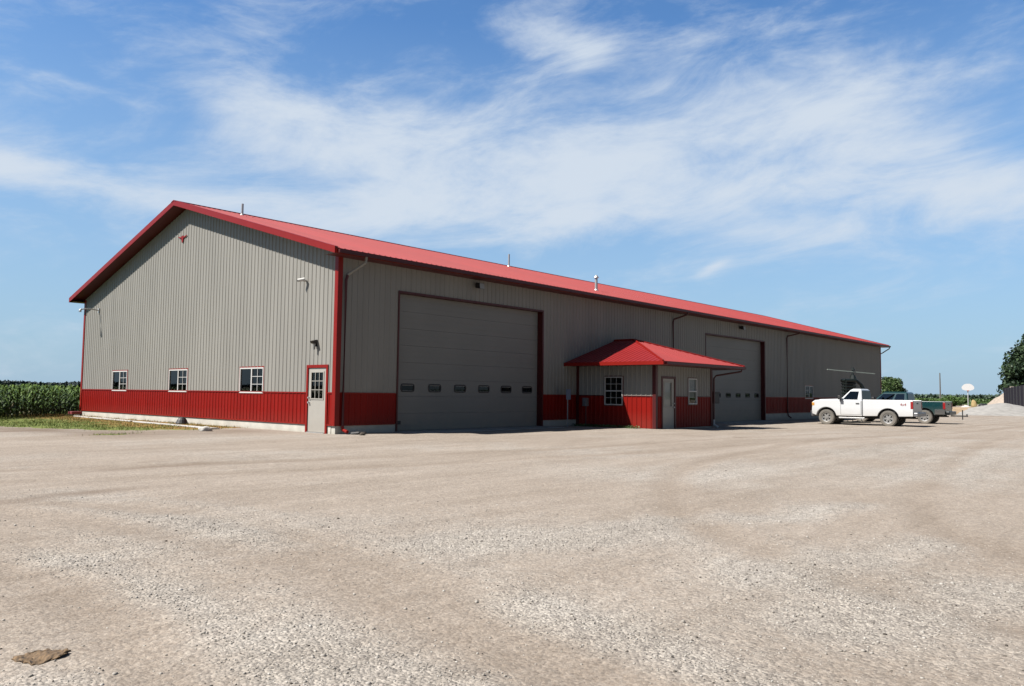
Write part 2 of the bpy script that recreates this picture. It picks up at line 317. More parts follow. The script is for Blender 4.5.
def ground_mat():
    m = bpy.data.materials.new('gravel_yard_and_grass'); m.use_nodes = True; t = m.node_tree; b = t.nodes['Principled BSDF']; b.inputs['Roughness'].default_value = .95
    b.inputs['Specular IOR Level'].default_value = .2
    tc = t.nodes.new('ShaderNodeTexCoord'); P = tc.outputs['Object']; lk = t.links.new
    def nz(sc, det=5, ro=.6, di=0, vec=None):
        n = t.nodes.new('ShaderNodeTexNoise'); n.inputs['Scale'].default_value = sc; n.inputs['Detail'].default_value = det; n.inputs['Roughness'].default_value = ro; n.inputs['Distortion'].default_value = di
        lk(vec or P, n.inputs['Vector']); return n.outputs['Fac']
    def rng(v, a, b_, c=0, d=1):
        n = t.nodes.new('ShaderNodeMapRange'); lk(v, n.inputs[0]); 
        for i, q in enumerate((a, b_, c, d)): n.inputs[i+1].default_value = q
        return n.outputs[0]
    def mix(f, a, b_, bt='MIX'):
        n = t.nodes.new('ShaderNodeMix'); n.data_type = 'RGBA'; n.blend_type = bt
        if isinstance(f, float): n.inputs['Factor'].default_value = f
        else: lk(f, n.inputs['Factor'])
        for k, q in (('A', a), ('B', b_)):
            if isinstance(q, tuple): n.inputs[k].default_value = q+(1,)
            else: lk(q, n.inputs[k])
        return n.outputs['Result']
    def mt(op, a, b_):
        n = t.nodes.new('ShaderNodeMath'); n.operation = op
        for i, q in enumerate((a, b_)):
            if isinstance(q, (int, float)): n.inputs[i].default_value = q
            else: lk(q, n.inputs[i])
        return n.outputs[0]
    def attr(nm):
        n = t.nodes.new('ShaderNodeAttribute'); n.attribute_name = nm; return n.outputs['Fac']
    A = attr('gravel')
    gm = rng(mt('ADD', A, mt('MULTIPLY', mt('SUBTRACT', nz(7, 6, .7), .5), .9)), .28, .92)
    tan = mix(rng(nz(.5, 6, .65), .3, .7), (.37, .31, .255), (.44, .38, .322))
    tan = mix(rng(nz(30, 4, .7), .35, .75), tan, (.50, .45, .395))
    grey = mix(rng(nz(1.2, 5), .3, .7), (.53, .495, .45), (.485, .45, .41))
    c = mix(gm, tan, grey)
    # individual stones as light and dark cells
    vo = t.nodes.new('ShaderNodeTexVoronoi'); vo.inputs['Scale'].default_value = 48; lk(P, vo.inputs['Vector'])
    hs = t.nodes.new('ShaderNodeSeparateColor'); lk(vo.outputs['Color'], hs.inputs[0])
    st = mix(rng(hs.outputs[0], .05, .95), (.70, .69, .68), (1.26, 1.25, 1.22))
    c = mix(rng(gm, 0, 1, .55, .85), c, mix(1.0, c, st, 'MULTIPLY'))
    v5 = t.nodes.new('ShaderNodeTexVoronoi'); v5.inputs['Scale'].default_value = 19; v5.inputs['Randomness'].default_value = 1; lk(P, v5.inputs['Vector'])
    h5 = t.nodes.new('ShaderNodeSeparateColor'); lk(v5.outputs['Color'], h5.inputs[0])
    c = mix(rng(gm, 0, 1, .4, .8), c, mix(1.0, c, mix(rng(h5.outputs[0], .05, .95), (.84, .835, .83), (1.15, 1.15, 1.14)), 'MULTIPLY'))
    c = mix(1.0, c, mix(rng(nz(75, 3, .8), .3, .7), (.84, .83, .82), (1.16, 1.16, 1.16)), 'MULTIPLY')
    v2 = t.nodes.new('ShaderNodeTexVoronoi'); v2.inputs['Scale'].default_value = 13; lk(P, v2.inputs['Vector'])
    h2 = t.nodes.new('ShaderNodeSeparateColor'); lk(v2.outputs['Color'], h2.inputs[0])
    spot = mt('MULTIPLY', rng(v2.outputs['Distance'], .22, .12), rng(h2.outputs[1], .86, .9))
    c = mix(mt('MULTIPLY', spot, .55), c, (.16, .14, .12))
    # long dusty sweeps
    mp = t.nodes.new('ShaderNodeMapping'); mp.inputs['Scale'].default_value = (.12, .75, 1); mp.inputs['Rotation'].default_value = (0, 0, .25); lk(P, mp.inputs[0])
    sw = nz(1.0, 6, .62, .6, mp.outputs[0])
    c = mix(1.0, c, mix(rng(sw, .32, .68), (.88, .855, .83), (1.09, 1.09, 1.09)), 'MULTIPLY')
    mpb = t.nodes.new('ShaderNodeMapping'); mpb.inputs['Scale'].default_value = (.5, 3.2, 1); mpb.inputs['Rotation'].default_value = (0, 0, .12); lk(P, mpb.inputs[0])
    c = mix(1.0, c, mix(rng(nz(1.0, 5, .7, .3, mpb.outputs[0]), .3, .7), (.90, .885, .87), (1.06, 1.06, 1.06)), 'MULTIPLY')
    # brown damp stains
    c = mix(mt('MULTIPLY', rng(nz(.42, 6, .7, .5), .62, .72), .38), c, (.23, .17, .12))
    c = mix(mt('MULTIPLY', attr('rut'), .5), c, mix(1.0, c, (.80, .765, .73), 'MULTIPLY'))
    c = mix(mt('MULTIPLY', attr('soil'), .95), c, (.24, .18, .135))
    # grass
    ga = attr('grass'); gf = rng(mt('ADD', ga, mt('MULTIPLY', mt('SUBTRACT', nz(5, 6, .75), .5), .75)), .42, .62)
    gcol = mix(rng(nz(2.2, 6, .7), .3, .7), (.16, .22, .04), (.25, .30, .075))
    gcol = mix(rng(nz(14, 5, .7), .45, .75), gcol, (.25, .23, .09))
    gcol = mix(mt('MULTIPLY', attr('dry'), rng(nz(1.1, 5, .7), .25, .55, .25, 1)), gcol, (.36, .19, .06))
    far = mix(rng(nz(.012, 4), .35, .65), (.045, .085, .02), (.075, .12, .03))
    dist = t.nodes.new('ShaderNodeVectorMath'); dist.operation = 'LENGTH'; lk(P, dist.inputs[0])
    gcol = mix(rng(dist.outputs['Value'], 100, 260), gcol, far)
    c = mix(gf, c, gcol)
    c = mix(1.0, c, (.515, .518, .525), 'MULTIPLY')
    lk(c, b.inputs['Base Color'])
    bp = t.nodes.new('ShaderNodeBump'); bp.inputs['Strength'].default_value = .9; bp.inputs['Distance'].default_value = .014
    hh = mt('ADD', mt('MULTIPLY', mt('MULTIPLY', mt('SUBTRACT', 1, vo.outputs['Distance']), rng(gm, 0, 1, .3, 1)), .9), mt('MULTIPLY', nz(22, 6, .7), .9))
    hh = mt('ADD', hh, mt('MULTIPLY', nz(3.5, 5, .7), 1.6))
    lk(hh, bp.inputs['Height']); lk(bp.outputs[0], b.inputs['Normal'])
    return m
GMAT = ground_mat(); me.materials.append(GMAT)
g = bpy.data.objects.new('ground', me); COL.objects.link(g); tag(g, kind='structure')
def ghs(x, y): return float(gh(np.array([x], float), np.array([y], float))[0])

# concrete apron in front of the two big doors
for nm, (a, b_) in (('door_apron', (2.45, 10.4)), ('door_apron', (24.5, 32.4))):
    z = .004 if a < 10 else -.155
    o = MB().box(a, b_, -1.15, .42, z-.3, z+.012).build(nm, SLAB, None, .01); tag(o, kind='structure')

# loose stones lying in the yard
ico = bmesh.new(); bmesh.ops.create_icosphere(ico, subdivisions=1, radius=1); iv = np.array([v.co[:] for v in ico.verts]); itf = np.array([[v.index for v in f.verts] for f in ico.faces]); ico.free()
def stones(n, x0, x1, y0, y1, smin, smax, seed, thr):
    r = np.random.default_rng(seed); x = r.uniform(x0, x1, n*5); y = r.uniform(y0, y1, n*5)
    m = gravel_mask(x, y); dcam = np.hypot(x+14.685, y+20.517)
    pr = (.06+m**2.0)*np.clip((14-dcam)/9, .12, 1); pr = pr*(dcam > 1.5)*(grass_mask(x, y) < .4)
    k = r.random(n*5) < pr*thr; x = x[k][:n]; y = y[k][:n]; n = len(x)
    s = smin+(smax-smin)*r.random(n)**3.2
    z = gh(x, y)+s*.18
    ang = r.uniform(0, 6.283, n); sc = np.stack([s*r.uniform(.7, 1.3, n), s*r.uniform(.6, 1.1, n), s*r.uniform(.45, .8, n)], -1)
    V = iv[None]*(1+r.uniform(-.22, .22, (n, len(iv), 1)))*sc[:, None]
    ca, sa = np.cos(ang)[:, None], np.sin(ang)[:, None]
    P = np.stack([V[..., 0]*ca-V[..., 1]*sa+x[:, None], V[..., 0]*sa+V[..., 1]*ca+y[:, None], V[..., 2]+z[:, None]], -1).reshape(-1, 3)
    Fc = (itf[None]+(np.arange(n)*len(iv))[:, None, None]).reshape(-1, 3)
    tone = np.repeat(r.random(n), len(iv))
    return P, Fc, tone
Ps, Fs, Ts, off = [], [], [], 0
for a in ((26000, -15.5, -4, -20.5, -11, .0030, .0085, 1, 1.0), (7000, -14.5, 0, -20, -8, .004, .0125, 2, .8), (170, -14.5, -3, -19.5, -11, .010, .021, 3, .5), (3500, -22, 14, -20, -1, .007, .018, 4, .7)):
    P, Fc, T = stones(*a); Ps.append(P); Fs.append(Fc+off); Ts.append(T); off += len(P)
P = np.concatenate(Ps); Fc = np.concatenate(Fs); T = np.concatenate(Ts)
me = bpy.data.meshes.new('loose_gravel'); me.vertices.add(len(P)); me.vertices.foreach_set('co', P.ravel()); me.loops.add(Fc.size); me.loops.foreach_set('vertex_index', Fc.ravel())
me.polygons.add(len(Fc)); me.polygons.foreach_set('loop_start', np.arange(0, Fc.size, 3)); me.polygons.foreach_set('loop_total', np.full(len(Fc), 3)); me.update()
at = me.attributes.new('tone', 'FLOAT', 'POINT'); at.data.foreach_set('value', T.astype(np.float32))
def attr_ramp(name, attr, stops, rough=.9):
    m = bpy.data.materials.new(name); m.use_nodes = True; t = m.node_tree; b = t.nodes['Principled BSDF']; b.inputs['Roughness'].default_value = rough; b.inputs['Specular IOR Level'].default_value = .25
    a = t.nodes.new('ShaderNodeAttribute'); a.attribute_name = attr; cr = t.nodes.new('ShaderNodeValToRGB'); t.links.new(a.outputs['Fac'], cr.inputs[0])
    e = cr.color_ramp.elements; e[0].position = stops[0][0]; stops = [(p_, tuple(v*.53 for v in c_)) for p_, c_ in stops]; e[0].color = stops[0][1]+(1,); e[1].position = stops[-1][0]; e[1].color = stops[-1][1]+(1,)
    for p, c in stops[1:-1]: k = e.new(p); k.color = c+(1,)
    t.links.new(cr.outputs[0], b.inputs['Base Color']); return m
me.materials.append(attr_ramp('crushed_stone', 'tone', [(0, (.06,.05,.045)), (.05, (.14,.12,.10)), (.10, (.36,.325,.285)), (.5, (.50,.46,.41)), (.85, (.58,.54,.49)), (1, (.66,.63,.58))]))
o = bpy.data.objects.new('loose_gravel', me); COL.objects.link(o); tag(o, 'loose crushed stone scattered over the gravel yard', 'gravel', kind='stuff')

# ------------------------------------------------------------------ main building
W, LB = 21.236, 56.106          # gable width, length
ZW, ZB, ZE = 1.302, .288, 5.652 # wainscot top, siding bottom, eave underside
OG, OE = .535, .571             # overhangs
FH = .165                       # fascia height
ZR = 9.03
YR = W/2
SL = (ZR-ZE-FH)/(YR+OE)         # roof slope
PITCHR = .2286
def ribbed(mb, s0, s1, z0, ztop, openings, f, pitch=PITCHR, h=.02, wb=.062, wt=.026, phase=.1):
    pts = {s0: 0, s1: 0}
    k = math.ceil((s0-phase)/pitch)
    while phase+k*pitch < s1:
        c = phase+k*pitch
        for ds, d in ((-wb/2, 0), (-wt/2, h), (wt/2, h), (wb/2, 0)):
            if s0 < c+ds < s1: pts[round(c+ds, 5)] = d
        k += 1
    ks = sorted(pts); ss = [s for s in ks]
    dval = lambda s: float(np.interp(s, ks, [pts[q] for q in ks]))
    zt = ztop if callable(ztop) else (lambda s: ztop)
    extra = [s for o in openings for s in o[:2] if s0 < s < s1]
    ss = sorted(set(ss+extra))
    if callable(ztop) and hasattr(ztop, 'breaks'): ss = sorted(set(ss+list(ztop.breaks)))
    for a, b in zip(ss, ss[1:]):
        if b-a < 1e-5: continue
        m = (a+b)/2; da, db = dval(a), dval(b); lo = z0; iv_ = []
        for (oa, ob, za, zb) in sorted([o for o in openings if o[0] < m < o[1]], key=lambda o: o[2]):
            if za > lo: iv_.append((lo, za))
            lo = max(lo, zb)
        for (p, q) in iv_: mb.quad(f(a, da, p), f(b, db, p), f(b, db, q), f(a, da, q))
        if zt(m) > lo: mb.quad(f(a, da, lo), f(b, db, lo), f(b, db, zt(b)), f(a, da, zt(a)))
D1 = (2.536, 10.276); D2 = (24.594, 32.336); DZ = 4.774
WN = [(15.779, 17.433), (9.981, 11.634), (4.259, 5.903)]; WZ = (1.243, 2.188)
GD = (.442, 1.535); GDZ = 2.161
FW = (38.97, 40.46); FWZ = (1.2, 2.13)
OFX = (12.67, 17.5)             # office footprint
bld = thing('metal_building', 'long warm grey metal shed with red roof, red wainscot and two big overhead doors', 'building', (0, 0, 0))
gab_top = lambda s: ZE+.02+SL*(min(s, W-s)+OE)-.05
gab_top.breaks = [YR]
gf = lambda s, d, z: (-d, s, z); ff = lambda s, d, z: (s, -d, z)
gop = [(a, b, *WZ) for a, b in WN]+[(GD[0], GD[1], 0, GDZ)]
fop = [(D1[0], D1[1], 0, DZ), (D2[0], D2[1], 0, DZ), (FW[0], FW[1], *FWZ)]
m = MB(); ribbed(m, 0, W, ZW, gab_top, gop, gf); m.build('gable_wall', GREY, bld)
for a_, b_ in ((0, GD[0]), (GD[1], W)): m = MB(); ribbed(m, a_, b_, ZB, ZW, gop, gf); m.build('wainscot', RED, bld)
m = MB(); ribbed(m, 0, LB, ZW, ZE+.01, fop, ff); m.build('front_wall', GREY, bld)
for a_, b_ in ((0, D1[0]), (D1[1], OFX[0]), (OFX[1], D2[0]), (D2[1], LB)): m = MB(); ribbed(m, a_, b_, ZB, ZW, fop, ff); m.build('wainscot', RED, bld)
m = MB(); ribbed(m, 0, W, ZW, gab_top, [], lambda s, d, z: (LB+d, s, z)); m.build('gable_wall', GREY, bld)
m = MB(); ribbed(m, 0, W, ZB, ZW, [], lambda s, d, z: (LB+d, s, z)); m.build('wainscot', RED, bld)
m = MB(); ribbed(m, 0, LB, ZW, ZE+.01, [], lambda s, d, z: (s, W+d, z)); m.build('back_wall', GREY, bld)
m = MB(); ribbed(m, 0, LB, ZB, ZW, [], lambda s, d, z: (s, W+d, z)); m.build('wainscot', RED, bld)
# foundation set back a little behind the sheets, broken at the doorways
zt_ = ZB+.03
for bb in ((.03, D1[0], .012, .22), (D1[1], D2[0], .012, .22), (D2[1], LB-.03, .012, .22), (.012, .22, .22, GD[0]), (.012, .22, GD[1], W-.22), (.012, LB-.012, W-.22, W-.012), (LB-.22, LB-.012, .22, W-.22)):
    MB().box(*bb, -.6, zt_).build('foundation', CONC, bld, .008)
# floor slab and dark interior so that glass looks into a room
m = MB(); m.box(.3, LB-.3, .45, W-.3, -.2, -.01); m.build('floor_slab', DARKIN, bld)
m = MB(); m.box(.3, LB-.3, 8.0, 8.05, 0, ZE); m.box(6.0, 6.05, 8.1, W-.3, 0, ZE); m.build('inner_partition', DARKIN, bld)
# thin trim strip where grey meets red
for a, b in ((0.16, GD[0]-.06), (GD[1]+.06, W-.16)):
    MB().box(-.028, -.001, a, b, ZW-.018, ZW+.022).build('wainscot_cap', REDT, bld); MB().box(-.03, -.001, a, b, ZB-.03, ZB+.012).build('base_trim', REDT, bld)
for a, b in ((.16, D1[0]-.1), (D1[1]+.1, OFX[0]), (OFX[1], D2[0]-.1), (D2[1]+.1, LB-.16)):
    MB().box(a, b, -.028, -.001, ZW-.018, ZW+.022).build('wainscot_cap', REDT, bld); MB().box(a, b, -.03, -.001, ZB-.03, ZB+.012).build('base_trim', REDT, bld)
# corner trims: two flat faces folded round each corner
def corner(x, y, sx, sy, ztop, name='corner_trim', par=None, z0=ZB-.03, wd=.15, mt_=REDT):
    m = MB(); t = .032
    xa, xb = sorted((x-sx*0, x-sx*-t)); 
    m.box(min(x+sx*t, x-sx*wd), max(x+sx*t, x-sx*wd), min(y+sy*t, y), max(y+sy*t, y), z0, ztop)
    m.box(min(x+sx*t, x), max(x+sx*t, x), min(y, y-sy*wd), max(y, y-sy*wd), z0, ztop)
    return m.build(name, mt_, par or bld, .004)
corner(0, 0, -1, -1, ZE+.1); corner(LB, 0, 1, -1, ZE+.1); corner(0, W, -1, 1, ZE+.1); corner(LB, W, 1, 1, ZE+.1)
# roof sheets, ribbed down the slope
SLEN = YR+OE
for side in (0, 1):
    def rf(s, d, q, side=side):
        y = -OE-.03+q; z = ZE+FH+SL*(q-.03)+d
        return (s, y if side == 0 else W-y, z)
    m = MB(); ribbed(m, -OG-.03, LB+OG+.03, 0, SLEN+.03, [], rf, h=.022, phase=.02)
    # underside
    m.quad((-OG, -OE if side == 0 else W+OE, ZE+FH-.02), (LB+OG, -OE if side == 0 else W+OE, ZE+FH-.02), (LB+OG, YR, ZR-.02), (-OG, YR, ZR-.02))
    m.build('roof', ROOF, bld)
m = MB()
for sg in (-1, 1):
    m.hexa([(-OG-.05, YR, ZR+.022), (LB+OG+.05, YR, ZR+.022), (LB+OG+.05, YR+sg*.2, ZR+.022-SL*.2), (-OG-.05, YR+sg*.2, ZR+.022-SL*.2),
            (-OG-.05, YR, ZR+.05), (LB+OG+.05, YR, ZR+.05), (LB+OG+.05, YR+sg*.2, ZR+.05-SL*.2), (-OG-.05, YR+sg*.2, ZR+.05-SL*.2)])
m.build('ridge_cap', REDT, bld)
# rake fascia and folded rake trim on both gables
for x0, sg in ((-OG, -1), (LB+OG, 1)):
    m = MB()
    for side in (0, 1):
        yy = (lambda q: -OE+q) if side == 0 else (lambda q: W+OE-q)
        a, b = 0, SLEN
        zf = lambda q: ZE+SL*q
        xa, xb = sorted((x0, x0+sg*.035))
        m.hexa([(xa, yy(a), zf(a)-.005), (xb, yy(a), zf(a)-.005), (xb, yy(b), zf(b)-.005), (xa, yy(b), zf(b)-.005),
                (xa, yy(a), zf(a)+FH+.03), (xb, yy(a), zf(a)+FH+.03), (xb, yy(b), zf(b)+FH+.03), (xa, yy(b), zf(b)+FH+.03)])
        xc, xd = sorted((x0-sg*.09, x0+sg*.0349))
        m.hexa([(xc, yy(a), zf(a)+FH+.031), (xd, yy(a), zf(a)+FH+.031), (xd, yy(b), zf(b)+FH+.031), (xc, yy(b), zf(b)+FH+.031),
                (xc, yy(a), zf(a)+FH+.05), (xd, yy(a), zf(a)+FH+.05), (xd, yy(b), zf(b)+FH+.05), (xc, yy(b), zf(b)+FH+.05)])
    m.build('rake_trim', REDT, bld)
    m = MB()
    for side in (0, 1):
        yy = (lambda q: -OE+q) if side == 0 else (lambda q: W+OE-q)
        xin = 0 if sg < 0 else LB
        m.quad((x0, yy(0), ZE+.012), (xin, yy(0), ZE+.012), (xin, yy(SLEN), ZE+.012+SL*SLEN), (x0, yy(SLEN), ZE+.012+SL*SLEN))
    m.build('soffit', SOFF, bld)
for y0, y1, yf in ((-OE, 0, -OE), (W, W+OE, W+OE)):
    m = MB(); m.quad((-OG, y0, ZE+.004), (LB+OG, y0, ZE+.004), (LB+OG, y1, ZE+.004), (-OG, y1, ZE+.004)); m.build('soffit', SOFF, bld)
    ya, yb = (yf-.025, yf) if yf < 0 else (yf, yf+.025)
    m = MB().box(-OG, LB+OG, ya, yb, ZE-.003, ZE+FH-.012); m.build('fascia', REDT, bld)
    # open gutter hung on the fascia
    gy0, gy1 = (yf-.14, yf-.027) if yf < 0 else (yf+.027, yf+.14)
    m = MB(); x0, x1 = -OG+.06, LB+OG-.02
    m.box(x0, x1, gy0, gy1, ZE+.012, ZE+.022); m.box(x0, x1, gy0, gy0+.012, ZE+.024, ZE+.125); m.box(x0, x1, gy1-.012, gy1, ZE+.024, ZE+.125)
    m.box(x0, x0+.01, gy0+.013, gy1-.013, ZE+.024, ZE+.12); m.box(x1-.01, x1, gy0+.013, gy1-.013, ZE+.024, ZE+.12)
    m.build('gutter', RED_SHADED, bld)
# downspouts
GREYP = mat('grey_painted_pipe', (.30, .285, .25), .45, 0, .05, 4)
def spout(pts, mm, bottom=None, r=.045):
    o = MB().tube(pts, r, 10).build('downspout', mm, bld, smooth=False)
    if bottom: MB().tube(bottom, r*1.15, 10).build('elbow', REDT, o)
    return o
spout([(.62, -.62, ZE+.03), (.62, -.60, ZE-.16), (.30, -.09, ZE-.55)], GREYP)
spout([(.30, -.09, ZE-.55), (.25, -.075, ZE-.72), (.25, -.072, .22)], RED_SHADED, [(.25, -.072, .24), (.25, -.09, .14), (.25, -.28, .09), (.25, -.34, .08)])
spout([(21.45, -.62, ZE+.03), (21.45, -.6, ZE-.1), (21.0, -.08, ZE-.35), (20.95, -.065, ZE-.5), (20.95, -.065, .3), (20.95, -.09, .12), (20.95, -.3, -.02)], RED_SHADED)
spout([(36.5, -.62, ZE+.03), (36.5, -.6, ZE-.1), (35.85, -.08, ZE-.3), (35.8, -.065, ZE-.45), (35.8, -.065, .3), (35.8, -.09, .1), (35.8, -.3, -.06)], RED_SHADED)
spout([(LB+.42, -.62, ZE+.03), (LB+.42, -.6, ZE-.1), (LB+.08, -.1, ZE-.5), (LB+.075, .1, ZE-.6), (LB+.075, .1, .2)], GREYP)

# windows: red casing, white frame, panes, white bars
def window(par, f, a, b, z0, z1, grid, frame=WHITE, casing=REDT, mid='v', pane=GLASS, blind_glare=False, depth=.012, e=.03):
    """f maps (along, outward, up); a..b, z0..z1 opening"""
    def bx(mb, s0, s1, d0, d1, za, zb):
        p = [f(s, d, z) for z in (za, zb) for s, d in ((s0, d0), (s1, d0), (s1, d1), (s0, d1))]; mb.hexa(p)
    m = MB()
    bx(m, a-e, a+.012, -.05, depth, z0-e, z1+e); bx(m, b-.012, b+e, -.05, depth, z0-e, z1+e); bx(m, a+.0122, b-.0122, -.05, depth-.001, z1-.012, z1+e); bx(m, a+.0122, b-.0122, -.05, depth-.001, z0-e, z0+.012)
    if casing is not None: m.build('window_casing', casing, par)
    w_ = thing('window', None, None); w_.parent = par
    m = MB(); k = .045; a += .0125; b -= .0125; z0 += .0125; z1 -= .0125
    bx(m, a, a+k, -.06, depth+.012, z0, z1); bx(m, b-k, b, -.06, depth+.012, z0, z1); bx(m, a+k, b-k, -.06, depth+.011, z1-k, z1); bx(m, a+k, b-k, -.06, depth+.018, z0, z0+k)
    c = (a+b)/2; cz = (z0+z1)/2
    if mid == 'v': bx(m, c-.03, c+.03, -.055, depth+.006, z0+k, z1-k)
    if mid == 'h': bx(m, a+k, b-k, -.055, depth+.006, cz-.025, cz+.025)
    m.build('frame', frame, w_)
    m = MB(); t = .009
    for (s0, s1, za, zb, nc, nr) in grid(a+k, b-k, z0+k, z1-k, c, cz):
        for i in range(1, nc): s = s0+(s1-s0)*i/nc; bx(m, s-t, s+t, -.001, .01, za, zb)
        for i in range(1, nr): z = za+(zb-za)*i/nr; bx(m, s0, s1, 0, .009, z-t, z+t)
    if m.f: m.build('glazing_bar', frame, w_)
    m = MB(); m.quad(f(a+.02, -.012, z0+.02), f(b-.02, -.012, z0+.02), f(b-.02, -.012, z1-.02), f(a+.02, -.012, z1-.02)); m.build('pane', pane, w_, recalc=False)
    if blind_glare:
        m = MB(); n = int((z1-z0-.1)*blind_glare/.05)
        for i in range(n): z = z1-.05-i*.05; bx(m, a+.05, b-.05, -.10, -.075, z-.036, z-.004)
        m.build('blind_glare', BLIND_GLARE, w_)
    return w_
# thing() parts: a part empty must not carry labels
def right_grid(a, b, z0, z1, c, cz): return [(a, c-.03, z0, z1, 2, 3)]
for (a, b) in WN: window(bld, gf, a, b, *WZ, right_grid, pane=GLASSD)
window(bld, ff, FW[0], FW[1], *FWZ, lambda a, b, z0, z1, c, cz: [(a, c-.03, z0, z1, 2, 3)], pane=GLASSD, blind_glare=.6)

# walk-in door in the gable
def walk_door(par, f, a, b, z0, z1, knob_at_b, casing, slab, lite, cols, rows, pane, sill=SLAB):
    def bx(mb, s0, s1, d0, d1, za, zb):
        mb.hexa([f(s, d, z) for z in (za, zb) for s, d in ((s0, d0), (s1, d0), (s1, d1), (s0, d1))])
    m = MB(); bx(m, a-.05, a+.045, -.12, .035, z0, z1+.05); bx(m, b-.045, b+.05, -.12, .035, z0, z1+.05); bx(m, a+.0455, b-.0455, -.12, .034, z1-.045, z1+.05); m.build('door_casing', casing, par)
    d_ = thing('door', None, None); d_.parent = par
    a2, b2, zt = a+.05, b-.05, z1-.05; zb = z0+.03
    la, lb, lza, lzb = lite(a2, b2, zb, zt)
    m = MB(); D = (-.045, .0)
    bx(m, a2, la, *D, zb, zt); bx(m, lb, b2, *D, zb, zt); bx(m, la, lb, *D, zb, lza); bx(m, la, lb, *D, lzb, zt); m.build('door_leaf', slab, d_)
    m = MB(); k = .03
    bx(m, la-k, la+.01, .001, .018, lza-k, lzb+k); bx(m, lb-.01, lb+k, .001, .018, lza-k, lzb+k); bx(m, la+.0105, lb-.0105, .001, .017, lzb-.01, lzb+k); bx(m, la+.0105, lb-.0105, .001, .017, lza-k, lza+.01)
    for i in range(1, cols): s = la+(lb-la)*i/cols; bx(m, s-.01, s+.01, .001, .014, lza+.0105, lzb-.0105)
    for i in range(1, rows): z = lza+(lzb-lza)*i/rows; bx(m, la+.0105, lb-.0105, .001, .012, z-.01, z+.01)
    m.build('lite_frame', slab, d_)
    m = MB(); m.quad(f(la, -.015, lza), f(lb, -.015, lza), f(lb, -.015, lzb), f(la, -.015, lzb)); m.build('pane', pane, d_, recalc=False)
    if pane is GLASS: m = MB(); bx(m, la-.01, lb+.01, -.07, -.055, lza-.01, lzb+.01); m.build('blind_glare', BLIND_GLARE, d_)  # white board added behind the pane for the pale glare on the glass
    s = b2-.07 if knob_at_b else a2+.07
    for nm_, z, r in (('door_knob', z0+.98, .028), ('deadbolt', z0+1.14, .024)): m = MB(); m.tube([f(s, 0.001, z), f(s, .036, z)], r*.8, 10); m.tube([f(s, .035, z), f(s, .07, z)], r*1.1, 12); m.build(nm_, GALV, d_)
    m = MB(); bx(m, a+.05, b-.05, -.12, .07, z0-.03, z0+.022); m.build('threshold', GALV, par)
DOORM = mat('beige_door_paint', (.46, .435, .39), .45, 0, .03, 3, dirt=(0, .6, (.40,.34,.27), .3))
walk_door(bld, gf, GD[0], GD[1], 0.0, GDZ, True, REDT, DOORM, lambda a, b, z0, z1: (a+.16, b-.16, z0+1.08, z1-.14), 3, 3, GLASSD)

# overhead sectional doors
glass_mid = glass('door_window_glass', (.4, .42, .43), ior=1.6)
def overhead(x0, x1, zg):
    o = MB()   # casing: red strips around, jamb faces running back to the door
    for a, b in ((x0-.05, x0+.006), (x1-.006, x1+.08)): o.box(a, b, -.035, .30, zg, DZ+.06)
    o.box(x0+.0062, x1-.0062, -.034, .30, DZ-.006, DZ+.06)
    o.build('door_casing', RED_SHADED, bld)
    d = thing('overhead_door', None, None, ((x0+x1)/2, .24, zg)); d.parent = bld
    hw = (x1-x0)/2-.008; H = DZ-zg-.007; n = 8; sh = H/n
    m = MB(); fr = MB(); pn = MB()
    def pane_box(i, c): return (c-.30, c+.30, i*sh+.17, i*sh+.43)
    for i in range(n):
        za, zb = i*sh+.003, (i+1)*sh-.003
        if i == 2:
            cs = [(-hw+(k+.5)*2*hw/6) for k in range(6)]; cur = -hw
            for c in cs:
                a, b, p, q = pane_box(i, c); m.box(cur, a, 0, .05, za, zb); m.box(a, b, 0, .05, za, p); m.box(a, b, 0, .05, q, zb); cur = b
            m.box(cur, hw, 0, .05, za, zb)
        else:
            m.box(-hw, hw, 0, .05, za, zb)
        for q in (.33, .66): m.box(-hw+.02, hw-.02, -.006, -.0005, za+(zb-za)*q-.012, za+(zb-za)*q+.012)
    m.box(-hw, hw, .02, .045, 0, H)if False else None
    m.build('door_section', GREYD, d)
    for k in range(6):
        c = -hw+(k+.5)*2*hw/6; a, b, p, q = pane_box(2, c)
        f = MB(); r = .09; pts = []
        def rr(e):
            out_ = []
            for cx, cz, a0 in ((b-r, q-r, 0), (a+r, q-r, 90), (a+r, p+r, 180), (b-r, p+r, 270)):
                for j in range(5): t = math.radians(a0+22.5*j); out_.append((cx+(r+e)*math.cos(t), cz+(r+e)*math.sin(t)))
            return out_
        O, I = rr(.02), rr(-.025); nO = len(O)
        for j in range(nO):
            j2 = (j+1) % nO
            f.quad((O[j][0], -.012, O[j][1]), (O[j2][0], -.012, O[j2][1]), (I[j2][0], -.012, I[j2][1]), (I[j][0], -.012, I[j][1]))
            f.quad((O[j][0], -.012, O[j][1]), (O[j2][0], -.012, O[j2][1]), (O[j2][0], .0, O[j2][1]), (O[j][0], .0, O[j][1]))
            f.quad((I[j][0], -.012, I[j][1]), (I[j2][0], -.012, I[j2][1]), (I[j2][0], .045, I[j2][1]), (I[j][0], .045, I[j][1]))
        # blank web between rounded corner and cut-out
        wn = f.build('window', BLACK, d)
        f = MB(); f.quad((a-.005, .01, p-.005), (b+.005, .01, p-.005), (b+.005, .01, q+.005), (a-.005, .01, q+.005)); f.build('pane', GLASSD if k in (0, 4, 5) else glass_mid, wn, recalc=False)
    MB().box(-hw, hw, .005, .045, -.0, .004).build('bottom_seal', BLACK, d)
    MB().box(-hw+.12, -hw+.34, -.035, -.008, .22, .34).build('lift_handle', BLACK, d)
    return d
